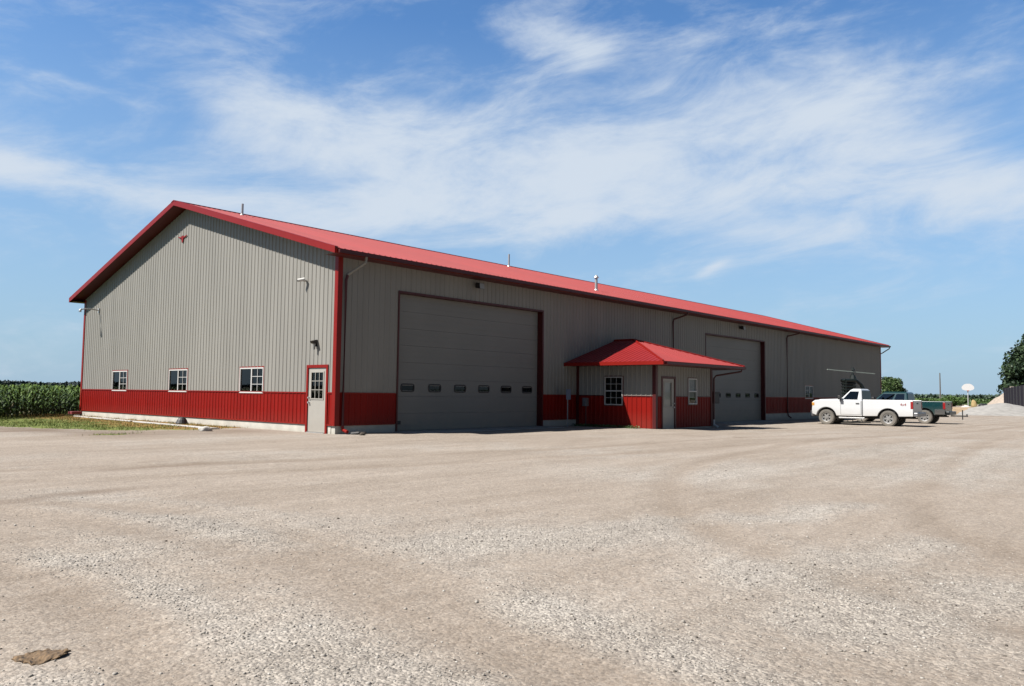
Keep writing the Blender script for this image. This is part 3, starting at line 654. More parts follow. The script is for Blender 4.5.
overhead(D1[0], D1[1], .02); overhead(D2[0], D2[1], -.14)
# what the glass of the doors looks onto
m = MB(); m.box(2.0, 11.0, 3.2, 3.4, 0, 1.2); m.box(4.9, 5.6, 2.4, 2.9, 0, 1.8); m.box(6.6, 7.5, 2.0, 2.5, 0, 1.65); m.build('inner_shelving', mat('pale_stored_goods', (.5,.5,.48), .8), bld)

# vents through the roof
def vent(x, y, h, r=.05, cap=False):
    z = ZE+FH+SL*(min(y, W-y)+OE)
    v = thing('roof_vent', None, None, (x, y, z)); v.parent = bld
    MB().tube([(0,0,-.1), (0,0,h)], r, 12).build('pipe', GALV, v); MB().tube([(0,0,-.05), (0,0,.07)], r*2.2, 12, r1=r*1.2).build('flashing', GALV, v)
    if cap: MB().tube([(0,0,h-.02), (0,0,h+.06), (0,0,h+.12)], r*1.9, 12, r1=r*.6).build('cap', GALV, v)
vent(1.9, 9.6, .50, .05); vent(19.5, 10.2, .75, .055); vent(16.6, 1.75, .0+.66, .07, True)

# ------------------------------------------------------------------ office lean-to
OX0, OX1, OY = OFX[0], OFX[1], -4.0
OZ = 2.56; RX0, RX1, RY = 11.75, 18.95, -4.9; AX, AY, AZ = 15.6, -1.1, 3.86; GZ = -.13
off_ = thing('office_porch', 'small square office with red hip roof built against the front of the grey shed', 'office', (OX0, OY, GZ))
ofs = Vector((OX0, OY, GZ))
class OM(MB):    # builds in world coordinates, links under the office
    def build(s, name, m, parent=None, **k):
        s.v = [tuple(Vector(v)-ofs) for v in s.v]; return MB.build(s, name, m, parent or off_, **k)
lf = lambda s, d, z: (OX0-d, s, z); pf = lambda s, d, z: (s, OY-d, z); rgf = lambda s, d, z: (OX1+d, s, z)
OW1 = (-2.44, -1.50); OW1Z = (.90, 2.12)
ODR = (13.16, 14.2); ODZ = 2.08; OW2 = (15.34, 16.12); OW2Z = (.96, 2.1)
for nm, mm, za, zb in (('office_wall', GREY, ZW, OZ), ('wainscot', RED, GZ+.12, ZW)):
    m = OM(); ribbed(m, OY, 0-.03, za, zb, [(OW1[0], OW1[1], *OW1Z)], lf); m.build(nm, mm)
    for a_, b_ in (((OX0, OX1),) if mm is GREY else ((OX0, ODR[0]), (ODR[1], OX1))):
        m = OM(); ribbed(m, a_, b_, za, zb, [(ODR[0], ODR[1], -1, ODZ), (OW2[0], OW2[1], *OW2Z)], pf); m.build(nm, mm)
    m = OM(); ribbed(m, OY, 0-.03, za, zb, [], rgf); m.build(nm, mm)
m = OM(); m.box(OX0+.01, OX0+.2, OY+.2, -.03, -.6, GZ+.14).box(OX0+.01, ODR[0], OY+.01, OY+.2, -.6, GZ+.14).box(ODR[1], OX1-.01, OY+.01, OY+.2, -.6, GZ+.14).box(OX1-.2, OX1-.01, OY+.2, -.03, -.6, GZ+.14).box(ODR[0], ODR[1], OY+.01, OY+.2, -.6, GZ+.03); m.build('foundation', CONC)
for bb in ((OX0-.026, OX0-.001, OY+.13, OW1[0]-.05), (OX0-.026, OX0-.001, OW1[1]+.05, -.03), (OX0+.13, ODR[0]-.05, OY-.026, OY-.001), (ODR[1]+.05, OW2[0]-.05, OY-.026, OY-.001), (OW2[1]+.05, OX1-.13, OY-.026, OY-.001)):
    OM().box(*bb, ZW-.016, ZW+.02).build('wainscot_cap', RED_SHADED)
def ocorner(x, y, sx, sy):
    m = OM(); t = .03; wd = .13; z0, z1 = GZ+.12, OZ
    m.box(min(x+sx*t, x-sx*wd), max(x+sx*t, x-sx*wd), min(y+sy*t, y), max(y+sy*t, y), z0, z1)
    m.box(min(x+sx*t, x), max(x+sx*t, x), min(y, y-sy*wd), max(y, y-sy*wd), z0, z1); m.build('corner_trim', RED_SHADED)
ocorner(OX0, OY, -1, -1); ocorner(OX1, OY, 1, -1)
OM().box(OX0-.03, OX0+.0, -.16, -.03, GZ+.12, OZ).build('corner_trim', RED_SHADED)
# hip roof
sx = (AZ-OZ-.12)/(AX-RX0); sy = (AZ-OZ-.12)/(AY-RY); ZT = OZ+.12
def top_left(s): return min((s-RY)/(AY-RY), 1)*(AX-RX0)
top_left.breaks = [AY]
def top_front(s): return max(0.001, min((s-RX0)/(AX-RX0), (RX1-s)/(RX1-AX)))*(AY-RY)
top_front.breaks = [AX]
m = OM()
ribbed(m, RY+.001, -.03, 0, top_left, [], lambda s, d, q: (RX0+q, s, ZT+q*sx+d))
ribbed(m, RX0+.001, RX1-.001, 0, top_front, [], lambda s, d, q: (s, RY+q, ZT+q*sy+d))
ribbed(m, RY+.001, -.03, 0, top_left, [], lambda s, d, q: (RX1-q*(RX1-AX)/(AX-RX0), s, ZT+q*sx+d))
m.build('roof', ROOF)
m = OM()
for p in ((RX0, RY, ZT), (RX1, RY, ZT)): m.tube([(p[0], p[1], p[2]+.02), (AX, AY, AZ+.02)], .045, 8)
m.tube([(AX, AY, AZ+.02), (AX, -.03, AZ+.02)], .05, 8); m.build('ridge_cap', REDT)
m = OM(); e = .022
m.box(RX0-e, RX0, RY-e, -.03, OZ-.01, ZT+.01).box(RX0, RX1, RY-e, RY, OZ-.01, ZT+.01).box(RX1, RX1+e, RY-e, -.03, OZ-.01, ZT+.01); m.build('fascia', REDT)
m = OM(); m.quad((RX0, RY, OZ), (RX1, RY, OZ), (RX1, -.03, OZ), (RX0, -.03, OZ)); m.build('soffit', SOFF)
m = OM(); m.box(RX0+.1, RX1-.1, RY-.13, RY-.024, OZ+.0, OZ+.01).box(RX0+.1, RX1-.1, RY-.13, RY-.12, OZ+.0105, OZ+.10); m.build('gutter', RED_SHADED)
# windows and door of the office (world-space mapping moved under the office empty)
def shifted(f): return lambda s, d, z: tuple(Vector(f(s, d, z))-ofs)
OWF = mat('grey_white_window_frame', (.55, .54, .52), .5, 0, .04, 4)
window(off_, shifted(lf), *OW1, *OW1Z, lambda a, b, z0, z1, c, cz: [(a, b, z0, cz-.025, 3, 2), (a, b, cz+.025, z1, 3, 2)], frame=OWF, casing=RED_SHADED, mid='h', pane=GLASSD)
window(off_, shifted(pf), *OW2, *OW2Z, lambda a, b, z0, z1, c, cz: [], frame=WHITE, casing=RED_SHADED, mid='h', blind_glare=.8)
walk_door(off_, shifted(pf), ODR[0], ODR[1], GZ+.0, ODZ, True, RED_SHADED, DOORM, lambda a, b, z0, z1: (a+.14, b-.2, z0+.98, z1-.14), 1, 1, GLASS)
m = OM(); m.box(OX0+.25, OX1-.25, OY+1.1, OY+1.14, GZ, 2.4); m.build('inner_wall', mat('office_back_wall', (.55,.54,.5), .8))
m = OM(); m.tube([(18.55, -4.95, OZ+.02), (18.55, -4.93, OZ-.1), (17.72, -4.12, OZ-.30), (17.6, -4.06, OZ-.42), (17.58, -4.06, .28)], .04, 10); dsp = m.build('downspout', RED_SHADED)
m = OM(); m.tube([(17.58, -4.06, .28), (17.58, -4.07, .06), (17.62, -4.25, -.06)], .046, 10); m.build('elbow', WHITE, dsp)

# ------------------------------------------------------------------ things fixed to or standing by the walls
def floodlight(x, z, label):
    t = thing('wall_floodlight', label, 'floodlight', (x-.2, -.025, z+.03), 0, 'floodlights under the front eave')
    MB().box(-.09, .09, -.05, 0, -.1, .1).build('mounting_plate', DARK, t)
    MB().tube([(0, -.05, 0), (0, -.14, -.02)], .03, 8).build('arm', DARK, t)
    m = MB(); m.hexa([(-.2,-.14,-.14), (.2,-.14,-.14), (.17,-.40,-.2), (-.17,-.40,-.2), (-.2,-.14,.13), (.2,-.14,.13), (.17,-.36,.10), (-.17,-.36,.10)]); m.build('housing', DARK, t, .01)
    t.scale = (.75, .75, .75)
    MB().hexa([(-.155,-.401,-.185), (.155,-.401,-.185), (.155,-.412,-.187), (-.155,-.412,-.187), (-.155,-.366,.085), (.155,-.366,.085), (.155,-.377,.083), (-.155,-.377,.083)]).build('lens', LENS, t)
floodlight(6.5, 5.40, 'dark floodlight with pale lens above the nearer big overhead door')
floodlight(29.06, 5.40, 'dark floodlight with pale lens above the farther big overhead door')
t = thing('wall_lantern', 'small dark wall light on the gable just above the walk-in door', 'wall light', (-.025, 1.07, 2.82)); t.scale = (.8, .8, .8)
MB().box(-.04, 0, -.07, .07, -.02, .26).build('back_plate', DARK, t); MB().hexa([(-.05,-.08,.1), (-.05,.08,.1), (-.2,.08,.1), (-.2,-.08,.1), (-.05,-.08,.26), (-.05,.08,.26), (-.26,.1,.2), (-.26,-.1,.2)]).build('hood', DARK, t)
MB().tube([(-.12,0,-.14), (-.12,0,.098)], .05, 12, r1=.07).build('lens', LENS, t)
t = thing('security_camera', 'white dome-and-barrel security camera high on the grey gable wall', 'camera', (-.025, 1.78, 5.0)); t.scale = (.8, .8, .8)
MB().tube([(0,0,.05), (-.12,0,.05)], .05, 12).build('bracket', WHITE, t); MB().tube([(-.1,-.06,.10), (-.2,.04,.07), (-.30,.14,.04)], .07, 14).build('housing', WHITE, t, smooth=False)
MB().tube([(-.301,.141,.04), (-.31,.155,.037)], .05, 12).build('lens', BLACK, t)
# pale lamp on a long bent arm at the far corner of the gable
t = thing('arm_lamp', 'thin galvanised arm with small lamp near the far left corner of the gable', 'wall light', (-.03, 19.35, 5.12))
MB().box(-.03, 0, -.06, .06, -.12, .12).build('mounting_plate', GALV, t)
MB().tube([(-.02,0,.02), (-.3,.03,.05), (-.6,.06,.05), (-.78,.08,-.0)], .03, 8).build('arm', GALV, t)
MB().tube([(-.78,.08,.03), (-.82,.08,-.06), (-.82,.08,-.12)], .04, 12, r1=.09).build('lamp_head', GALV, t)
# red longhorn-like emblem near the apex
m = MB(); pts = [(a_*.68, b_*.50) for a_, b_ in [(-.55,.14),(-.5,.2),(-.3,.10),(-.12,.13),(-.1,.2),(.1,.2),(.12,.13),(.3,.10),(.5,.2),(.55,.14),(.3,.0),(.13,.02),(.10,-.2),(.06,-.38),(-.06,-.38),(-.10,-.2),(-.13,.02),(-.3,.0)]]
m.prism(pts, lambda a, b: (-.024, a, b), lambda a, b: (-.045, a, b)); o = m.build('wall_emblem', REDT); o.location = (0, 10.85, 7.62)
tag(o, 'red horned steer-head emblem under the gable peak', 'emblem')
# blue sign box on a post by the first overhead door
t = thing('post_sign', 'thin white post with small pale blue sign left of the office', 'sign', (11.35, -.55, -.06))
MB().tube([(0,0,-.2), (0,0,1.45)], .026, 10).build('post', mat('dull_post_metal', (.30,.30,.30), .6), t); MB().box(-.15, .15, -.05, -.03, 1.18, 1.62).build('sign_panel', mat('pale_blue_sign', (.20,.25,.36), .6, 0, .05, 6), t, .005)
t = thing('keypad_post', 'dark little box on a thin post against the shaded office side', 'post', (12.1, -.95, -.1))
MB().tube([(0,0,-.2), (0,0,1.0)], .018, 8).build('post', DARK, t); MB().box(-.13, .06, -.1, .1, .95, 1.3).build('box', mat('grey_box_paint', (.14,.14,.15), .5), t, .01)
t = thing('wall_mailbox', 'black box hanging beside the right front corner of the office', 'box', (17.535, -3.72, 1.0))
MB().box(.30, .78, -.25, -.02, .0, .5).build('body', BLACK, t, .02); MB().box(.28, .80, -.27, .0, .5, .54).build('lid', DARK, t, .008); MB().box(0, .30, -.16, -.10, .2, .26).build('bracket', DARK, t)
o = MB().box(-.75, .75, -.3, .3, 0, .05).build('door_mat', BLACK, None, .015); o.location = (19.3, -1.9, ghs(19.3, -1.9)+.005); tag(o, 'black rubber mat on the ground right of the office', 'mat')
o = MB().tube([(0,0,0), (.1,-.25,.03), (.25,-.35,.02), (.3,-.3,.02)], .05, 8).build('splash_boot', BLACK); o.location = (.35, -.42, ghs(.3, -.4)+.03); tag(o, 'black drain hose end below the red downspout elbow', 'hose')
# long white plank along the gable foot, and litter beside it
m = MB(); m.hexa([(-.62,5.4,.02), (-.42,5.4,.02), (-.38,12.0,.03), (-.6,12.0,.03), (-.62,5.4,.16), (-.42,5.4,.10), (-.38,12.0,.20), (-.6,12.0,.24)])
WPL = mat('weathered_white_board', (.72, .71, .68), .6, 0, .08, 3)
PLK = []
for (ya, yb, xa, lab) in ((5.0, 12.1, -1.35, 'long white board lying on the dry grass, nearer half of the pair'), (12.5, 19.6, -1.0, 'long white board lying on the dry grass, farther half of the pair')):
    o = MB().box(-.15, .15, 0, yb-ya, 0, .045).build('white_board', WPL, None, .006); o.location = (xa, ya, .0); o.rotation_euler = (0, .05, -.04); tag(o, lab, 'board', 'white boards lying along the gable foot')
bl = MB(); bl.tube([(0,0,0), (0,0,.14), (0,0,.22), (0,0,.26)], .24, 14, r1=.07); o = bl.build('black_lump', BLACK, None, .02); o.location = (-.45, 9.4, .02); tag(o, 'black rounded pot lid shape by the white board', 'pot')
t = thing('red_crate', 'faded red flat trolley at the far foot of the gable', 'trolley', (-.55, 20.3, .02), .2); t.scale = (.5, .5, .9)
MB().box(-.5, .5, -.35, .35, .1, .24).build('deck', mat('faded_red_paint', (.28,.05,.06), .6, 0, .1, 5), t, .02); 
for a in (-.35, .35): MB().tube([(a,-.33,.07), (a,-.27,.07)], .07, 10).build('wheel', BLACK, t)
r5 = random.Random(5)
def blob(name, loc, s, m, lab, cat, seed, group=None):
    bm = bmesh.new(); bmesh.ops.create_icosphere(bm, subdivisions=3, radius=1); rr = random.Random(seed)
    from mathutils import noise as mn
    for v in bm.verts:
        k = 1+.28*mn.noise(v.co*1.3+Vector((seed, 0, 0)))+.12*mn.noise(v.co*3.5+Vector((0, seed, 0))); v.co = Vector((v.co.x*s[0]*k, v.co.y*s[1]*k, max(v.co.z*k, -.35)*s[2]))
    me = bpy.data.meshes.new(name); bm.to_mesh(me); bm.free(); me.materials.append(m)
    for p in me.polygons: p.use_smooth = True
    o = bpy.data.objects.new(name, me); COL.objects.link(o); o.location = loc; tag(o, lab, cat, group); return o
STW = mat('white_stone', (.66,.63,.58), .85, 0, .1, 8, bump=.4, bscale=20)
blob('white_rock', (-2.2, 4.05, .04), (.22,.14,.12), STW, 'small white rock at the near end of the dry grass', 'rock', 3)
blob('dirt_clod', (.32, -1.0, .03), (.09,.07,.06), mat('dark_clod', (.10,.08,.06), .95), 'dark clod of dirt on the gravel by the downspout', 'clod', 8)
# rusty flattened scrap in the foreground
m = bpy.data.materials.new('rusty_wood_scrap'); SCR = mat('brown_leathery_scrap', (.19,.12,.06), .85, 0, .55, 14, bump=.5, bscale=30, streak=(6, 1.2, 1))
bm = bmesh.new(); nu, nv = 26, 10; gv = []
for i in range(nu):
    row = []
    for j in range(nv):
        u = i/(nu-1)*2-1; v = j/(nv-1)*2-1
        hw = .10*(1-abs(u)**4*.55)*(1+.18*math.sin(5*u+1)); x = u*.115+.012*math.sin(9*v+u*3); y = v*hw+.03*u*u+.01*math.sin(14*u)
        z = .006+.004*math.cos(v*2.2)+.004*math.sin(u*4+v*3)+.0015*math.sin(u*13-v*5)+0.006*max(0, u-.6)+.01*max(0, abs(v)-.75)
        row.append(bm.verts.new((x, y, z)))
    gv.append(row)
for i in range(nu-1):
    for j in range(nv-1): bm.faces.new((gv[i][j], gv[i+1][j], gv[i+1][j+1], gv[i][j+1]))
me = bpy.data.meshes.new('bark_scrap'); bm.to_mesh(me); bm.free(); me.materials.append(SCR)
for p_ in me.polygons: p_.use_smooth = True
o = bpy.data.objects.new('bark_scrap', me); COL.objects.link(o); o.location = (-13.25, -16.06, ghs(-13.25, -16.06)-.002); o.rotation_euler = (0, 0, -.50)
sm = o.modifiers.new('thickness', 'SOLIDIFY'); sm.thickness = .006; tag(o, 'curled brown scrap of bark lying on gravel in the left foreground', 'scrap')

# ------------------------------------------------------------------ pickups
def pickup(name, label, paint, lower, wb, cab_r, tail, rw, glass_m, loc, rz, rail=1.41, belt=1.39, roofz=2.0, decal=False, hitch=False, hw=.97):
    t = thing(name, label, 'pickup truck', loc, rz, 'pickups parked by the shed')
    tire = mat(name+'_tyre', (.10,.095,.085), .85, 0, .15, 9, dirt=(-.2, 1.2, (.36,.32,.27), .5)); rimm = mat(name+'_rim', (.55,.54,.52), .35, .6, .08, 12)
    AR = rw+.13
    def arch(cx, cz, z0, n=12):   # points over the arch from front to rear
        a0 = math.asin(min(1, (z0-cz)/AR)) if z0 > cz else 0
        return [(cx+AR*math.cos(a0+(math.pi-2*a0)*k/n), cz+AR*math.sin(a0+(math.pi-2*a0)*k/n)) for k in range(n+1)]
    zr = .50
    def panel_profile(poly, y0, y1, name_, m_, bev=.03, seg=3):
        m = MB(); m.prism(poly, lambda x, z: (x, y0, z), lambda x, z: (x, y1, z)); return m.build(name_, m_, t, bev, segs=seg)
    # cab and front end, one shell with the wheel opening cut through
    prof = [(cab_r, zr), (cab_r, belt)] + [(-.72, belt+.02), (.2, belt+.015), (.62, belt-.03), (.76, belt-.12), (.80, .80), (.78, zr+.08)]
    prof += arch(0, rw, zr)
    panel_profile(prof[::-1], -hw, hw, 'cab_body', paint, .045)
    # raised hood centre
    MB().hexa([(-.66,-.72,belt+.019), (.56,-.68,belt-.03), (.56,.68,belt-.03), (-.66,.72,belt+.019), (-.66,-.66,belt+.06), (.45,-.6,belt+.02), (.45,.6,belt+.02), (-.66,.66,belt+.06)]).build('bonnet', paint, t, .015)
    # greenhouse
    gx0, gx1, tx0, tx1 = -.72, cab_r+.01, -1.28, cab_r+.07; hb, ht = hw-.045, hw-.20
    g = MB(); cr = .04
    g.hexa([(gx1,-hb,belt-.01), (gx0,-hb,belt-.01), (gx0,hb,belt-.01), (gx1,hb,belt-.01), (tx1,-ht,roofz-cr), (tx0,-ht,roofz-cr), (tx0,ht,roofz-cr), (tx1,ht,roofz-cr)])
    g.build('greenhouse', paint, t, .05)
    MB().hexa([(tx1+.01,-ht+.01,roofz-cr-.005), (tx0+.0,-ht+.01,roofz-cr-.005), (tx0,ht-.01,roofz-cr-.005), (tx1+.01,ht-.01,roofz-cr-.005), (tx1+.1,-ht+.12,roofz+.01), (tx0-.1,-ht+.12,roofz+.01), (tx0-.1,ht-.12,roofz+.01), (tx1+.1,ht-.12,roofz+.01)]).build('roof', paint, t, .02)
    def lerp(a, b, k): return tuple(a[i]+(b[i]-a[i])*k for i in range(3))
    def side_glass(xa, xb, sgn, nm='side_window'):
        # quad on the sloping side, xa front edge, xb rear edge at the belt
        def P(x, k):
            y = hb+(ht-hb)*k; z = belt-.01+(roofz-cr-belt+.01)*k
            fx = gx0+(tx0-gx0)*k; rx = gx1+(tx1-gx1)*k; q = (x-gx0)/(gx1-gx0); return (fx+(rx-fx)*q, sgn*(y+.006), z)
        m = MB(); k0, k1 = .07, .84
        m.quad(P(xa, k0), P(xb, k0), P(xb, k1), P(xa, k1)); m.quad(*[(p[0], p[1]-sgn*.004, p[2]) for p in (P(xa, k0), P(xb, k0), P(xb, k1), P(xa, k1))]); return m.build(nm, glass_m, t)
    for s in (1, -1):
        if cab_r < -2.3:
            side_glass(-.86, -1.78, s); side_glass(-1.90, cab_r+.22, s)
        else: side_glass(-.86, cab_r+.25, s)
    # windscreen and rear window
    def end_glass(xb, xt, nm, sg):
        m = MB(); o_ = .008*sg
        def Q(y, k, d=0): return (xb+(xt-xb)*k+o_-d*sg, y*(hb+(ht-hb)*k), belt-.01+(roofz-cr-belt+.01)*k+.004)
        m.quad(Q(-.9,.10), Q(.9,.10), Q(.88,.9), Q(-.88,.9)); m.quad(Q(-.9,.10,.004), Q(.9,.10,.004), Q(.88,.9,.004), Q(-.88,.9,.004)); m.build(nm, glass_m, t)
    end_glass(gx0, tx0, 'windscreen', 1); end_glass(gx1, tx1, 'rear_window', -1)
    # doors: slightly proud skins with a shadow gap round them
    dx0, dx1 = -.80, (-1.86 if cab_r < -2.3 else cab_r+.06)
    for s in (1, -1):
        y0 = hw+.002; dd = MB(); dd.box(dx1, dx0, min(s*y0, s*(y0+.010)), max(s*y0, s*(y0+.010)), zr+.1, belt-.045); d = dd.build('door', paint, t, .006)
        MB().box(dx1+.08, dx1+.26, min(s*(y0+.011), s*(y0+.035)), max(s*(y0+.011), s*(y0+.035)), belt-.22, belt-.16).build('door_handle', BLACK, d, .01)
        MB().box(dx0-.06, dx0+.10, min(s*(hw+.02), s*(hw+.24)), max(s*(hw+.02), s*(hw+.24)), belt+.02, belt+.24).build('mirror', BLACK, t, .03)
        # dark seams and rub strip
        sm_ = MB(); sm_.box(dx0+.002, dx0+.016, min(s*hw, s*(hw+.003)), max(s*hw, s*(hw+.003)), zr+.08, belt-.03); sm_.box(dx1-.018, dx1-.003, min(s*hw, s*(hw+.003)), max(s*hw, s*(hw+.003)), zr+.08, belt-.03)
        sm_.build('door_seam', BLACK, t)
        MB().box(.64, .785, min(s*(hw-.08), s*(hw+.008)), max(s*(hw-.08), s*(hw+.008)), belt-.34, belt-.14).build('indicator', mat(name+'_amber', (.75,.35,.08), .3), t, .02)
        MB().box(.56, .82, s*(.55)-.2, s*(.55)+.2, belt-.38, belt-.15).build('headlight', mat(name+'_lamp', (.7,.72,.75), .12), t, .02)
        MB().box(-.66, cab_r-.1, min(s*(hw-.2), s*(hw-.06)), max(s*(hw-.2), s*(hw-.06)), zr-.13, zr-.06).build('running_board', GALV if decal else BLACK, t, .01)
    MB().box(.72, .835, -.36, .36, belt-.42, belt-.15).build('grille', BLACK, t, .01)
    MB().hexa([(.70,-hw-.01,.46), (.89,-hw+.16,.46), (.89,hw-.16,.46), (.70,hw+.01,.46), (.70,-hw-.01,.76), (.93,-hw+.16,.76), (.93,hw-.16,.76), (.70,hw+.01,.76)]).build('front_bumper', mat(name+'_bumper', (.22,.22,.24), .35, .5), t, .03)
    # bed
    bx0, bx1 = cab_r-.035, tail; cx = -wb
    prof = [(bx1, zr+.06), (bx1, rail), (bx0, rail), (bx0, zr+.02)]+arch(cx, rw, zr+.04)
    bedp = prof
    for s in (1, -1):
        m = MB(); m.prism(bedp, lambda x, z: (x, s*(hw-.005), z), lambda x, z: (x, s*(hw-.10), z)); m.build('bed_side', paint, t, .02, segs=2)
    MB().box(bx1+.03, bx0-.03, -hw+.11, hw-.11, zr+.25, zr+.30).build('bed_floor', BLACK, t)
    MB().box(bx0-.06, bx0-.002, -hw+.11, hw-.11, zr+.1, rail-.02).build('bed_headboard', paint, t, .01)
    tg = MB().box(bx1+.005, bx1+.06, -hw+.105, hw-.105, zr+.08, rail-.015).build('tailgate', paint, t, .012)
    MB().box(bx1-.014, bx1+.003, -.13, .13, rail-.2, rail-.14).build('handle', BLACK, tg)
    red = mat(name+'_tail_lamp', (.36,.02,.02), .2)
    for s in (1, -1): MB().box(bx1-.012, bx1+.12, min(s*(hw-.10), s*(hw+.004)), max(s*(hw-.10), s*(hw+.004)), rail-.46, rail-.06).build('taillight', red, t, .015)
    MB().box(bx1-.22, bx1-.02, -hw+.04, hw-.04, .55, .76).build('rear_bumper', mat(name+'_rear_bumper', (.30,.30,.31) if decal else (.03,.035,.035), .35, .5), t, .03)
    # underside, axles, wheel wells
    m = MB(); m.box(bx1+.2, .6, -.5, -.38, .46, .62).box(bx1+.2, .6, .38, .5, .46, .62); m.tube([(0,-hw+.2,rw), (0,hw-.2,rw)], .05); m.tube([(cx,-hw+.2,rw), (cx,hw-.2,rw)], .06)
    m.tube([(cx,-.15,rw), (cx,.15,rw)], .15, 12); m.box(-1.6, -.5, -.3, .3, .42, .75); m.tube([(-.9,-.45,.42), (bx1+.1,-.45,.44)], .035)
    m.build('chassis', BLACK, t)
    MB().box(cx-.62, cx+.62, -hw+.32, hw-.32, rw+.05, rail-.2).build('wheel_well', BLACK, t); MB().box(-.62, .56, -hw+.32, hw-.32, rw+.05, belt-.1).build('wheel_well', BLACK, t)
    if lower:
        for s in (1, -1):
            m = MB(); ya, yb = sorted((s*(hw+.001), s*(hw+.013)))
            m.box(bx1+.02, cx-AR-.02, ya, yb, zr+.08, zr+.36); m.box(cx+AR+.02, bx0-.03, ya, yb, zr+.06, zr+.30); m.box(cab_r+.03, -AR-.03, ya, yb+.006*(s > 0), zr+.03, zr+.30); m.build('lower_cladding', lower, t, .004)
    # wheels
    def wheel():
        wroot = thing('wheel', None, None); wroot.parent = t
        m = MB(); n = 36; R = rw; prof_ = [(R*.58,-.115), (R*.72,-.135), (R*.93,-.13), (R,-.10), (R,.10), (R*.93,.13), (R*.72,.135), (R*.58,.115)]
        for j in range(n):
            a, b = 2*math.pi*j/n, 2*math.pi*(j+1)/n
            for k in range(len(prof_)-1):
                (r0, y0), (r1, y1) = prof_[k], prof_[k+1]
                m.quad((r0*math.cos(a), y0, r0*math.sin(a)), (r0*math.cos(b), y0, r0*math.sin(b)), (r1*math.cos(b), y1, r1*math.sin(b)), (r1*math.cos(a), y1, r1*math.sin(a)))
        for j in range(n):   # tread lugs
            a = 2*math.pi*(j+.5)/n; c, s_ = math.cos(a), math.sin(a); ra, rb = R-.005, R+.012; dt = .045
            for ya, yb in ((-.105,-.012), (.012,.105)):
                p = []
                for r in (ra, rb):
                    for da, yy in ((-dt, ya), (dt, ya), (dt, yb), (-dt, yb)): p.append((r*math.cos(a+da), yy, r*math.sin(a+da)))
                m.hexa(p)
        m.build('tyre', tire, wroot, smooth=False)
        m = MB(); rr = R*.585
        for sg in (1, -1):
            m.tube([(0, sg*.02, 0), (0, sg*.105, 0)], .09, 16)
            for k in range(6):
                a = 2*math.pi*k/6; c, s_ = math.cos(a), math.sin(a); px, pz = -s_*.045, c*.045; p = []
                for yy in (sg*.05, sg*.085): p += [(.05*c-px, yy, .05*s_-pz), (rr*c-px*1.3, yy, rr*s_-pz*1.3), (rr*c+px*1.3, yy, rr*s_+pz*1.3), (.05*c+px, yy, .05*s_+pz)]
                m.hexa(p)
        for j in range(n):
            a, b = 2*math.pi*j/n, 2*math.pi*(j+1)/n
            for (r0, y0), (r1, y1) in (((rr, -.12), (rr, .12)), ((rr*.9, .11), (rr+.01, .12)), ((rr*.9, -.11), (rr+.01, -.12))):
                m.quad((r0*math.cos(a), y0, r0*math.sin(a)), (r0*math.cos(b), y0, r0*math.sin(b)), (r1*math.cos(b), y1, r1*math.sin(b)), (r1*math.cos(a), y1, r1*math.sin(a)))
        m.build('rim', rimm, wroot)
        MB().tube([(0,-.015,0), (0,.015,0)], rr*.97, 24).build('brake_disc', BLACK, wroot)
        return wroot
    first = wheel(); first.location = (0, hw-.15, rw)
    for (x, y) in ((0, -hw+.15), (cx, hw-.15), (cx, -hw+.15)):
        c = copy_tree(first, t); c.location = (x, y, rw)
    if decal:
        cu = bpy.data.curves.new('decal', 'FONT'); cu.body = '4x4'; cu.size = .2; cu.extrude = .001; to = bpy.data.objects.new('tmp', cu); COL.objects.link(to)
        me_ = bpy.data.meshes.new_from_object(to); bpy.data.objects.remove(to); me_.materials.clear(); me_.materials.append(red)
        d = bpy.data.objects.new('decal', me_); COL.objects.link(d); d.parent = t; d.location = (bx1+.62, hw+.002, rail-.30); d.rotation_euler = (math.pi/2, 0, math.pi)
        # dark visor and light bar behind the cab roof
        MB().box(cab_r-.36, cab_r-.30, -.62, .62, rail, rail+.04).build('cargo_bar', BLACK, t)
    if hitch:
        m = MB(); m.box(bx1-1.0, bx1-.1, -.035, .035, .46, .53); m.tube([(bx1-.72, 0, .28), (bx1-.72, 0, .86)], .03, 8); m.tube([(bx1-.95,0,.53), (bx1-.95,0,.62)], .035, 8); m.build('tow_hitch', BLACK, t)
    return t
WPAINT = mat('white_vehicle_paint', (.80,.82,.84), .22, 0, .02, 2, spec=.6, dirt=(.25, .80, (.46,.39,.30), .42))
GPAINT = mat('dark_teal_vehicle_paint', (.006,.045,.05), .2, 0, .05, 2, spec=.6, dirt=(.2, .9, (.25,.22,.18), .35))
CLAD = mat('charcoal_lower_paint', (.05,.055,.06), .4, 0, .05, 3, dirt=(.2, .9, (.25,.22,.18), .45))
VG = glass('vehicle_glass', (.035,.042,.055), ior=1.4); 
pickup('white_pickup', 'white regular-cab pickup with dusty sides parked nose to the grey shed', WPAINT, None, 3.23, -1.92, -4.46, .42, VG, (30.75, -4.68, -.185), math.pi/2+.02, decal=True)
pickup('green_pickup', 'dark green extended-cab pickup with tow bar parked beyond the white pickup', GPAINT, CLAD, 3.62, -2.72, -4.74, .41, glass('pale_vehicle_glass', (.16,.20,.21)), (37.6, -4.4, -.185), math.pi/2+.02, hitch=True, belt=1.33, rail=1.35, roofz=1.90)

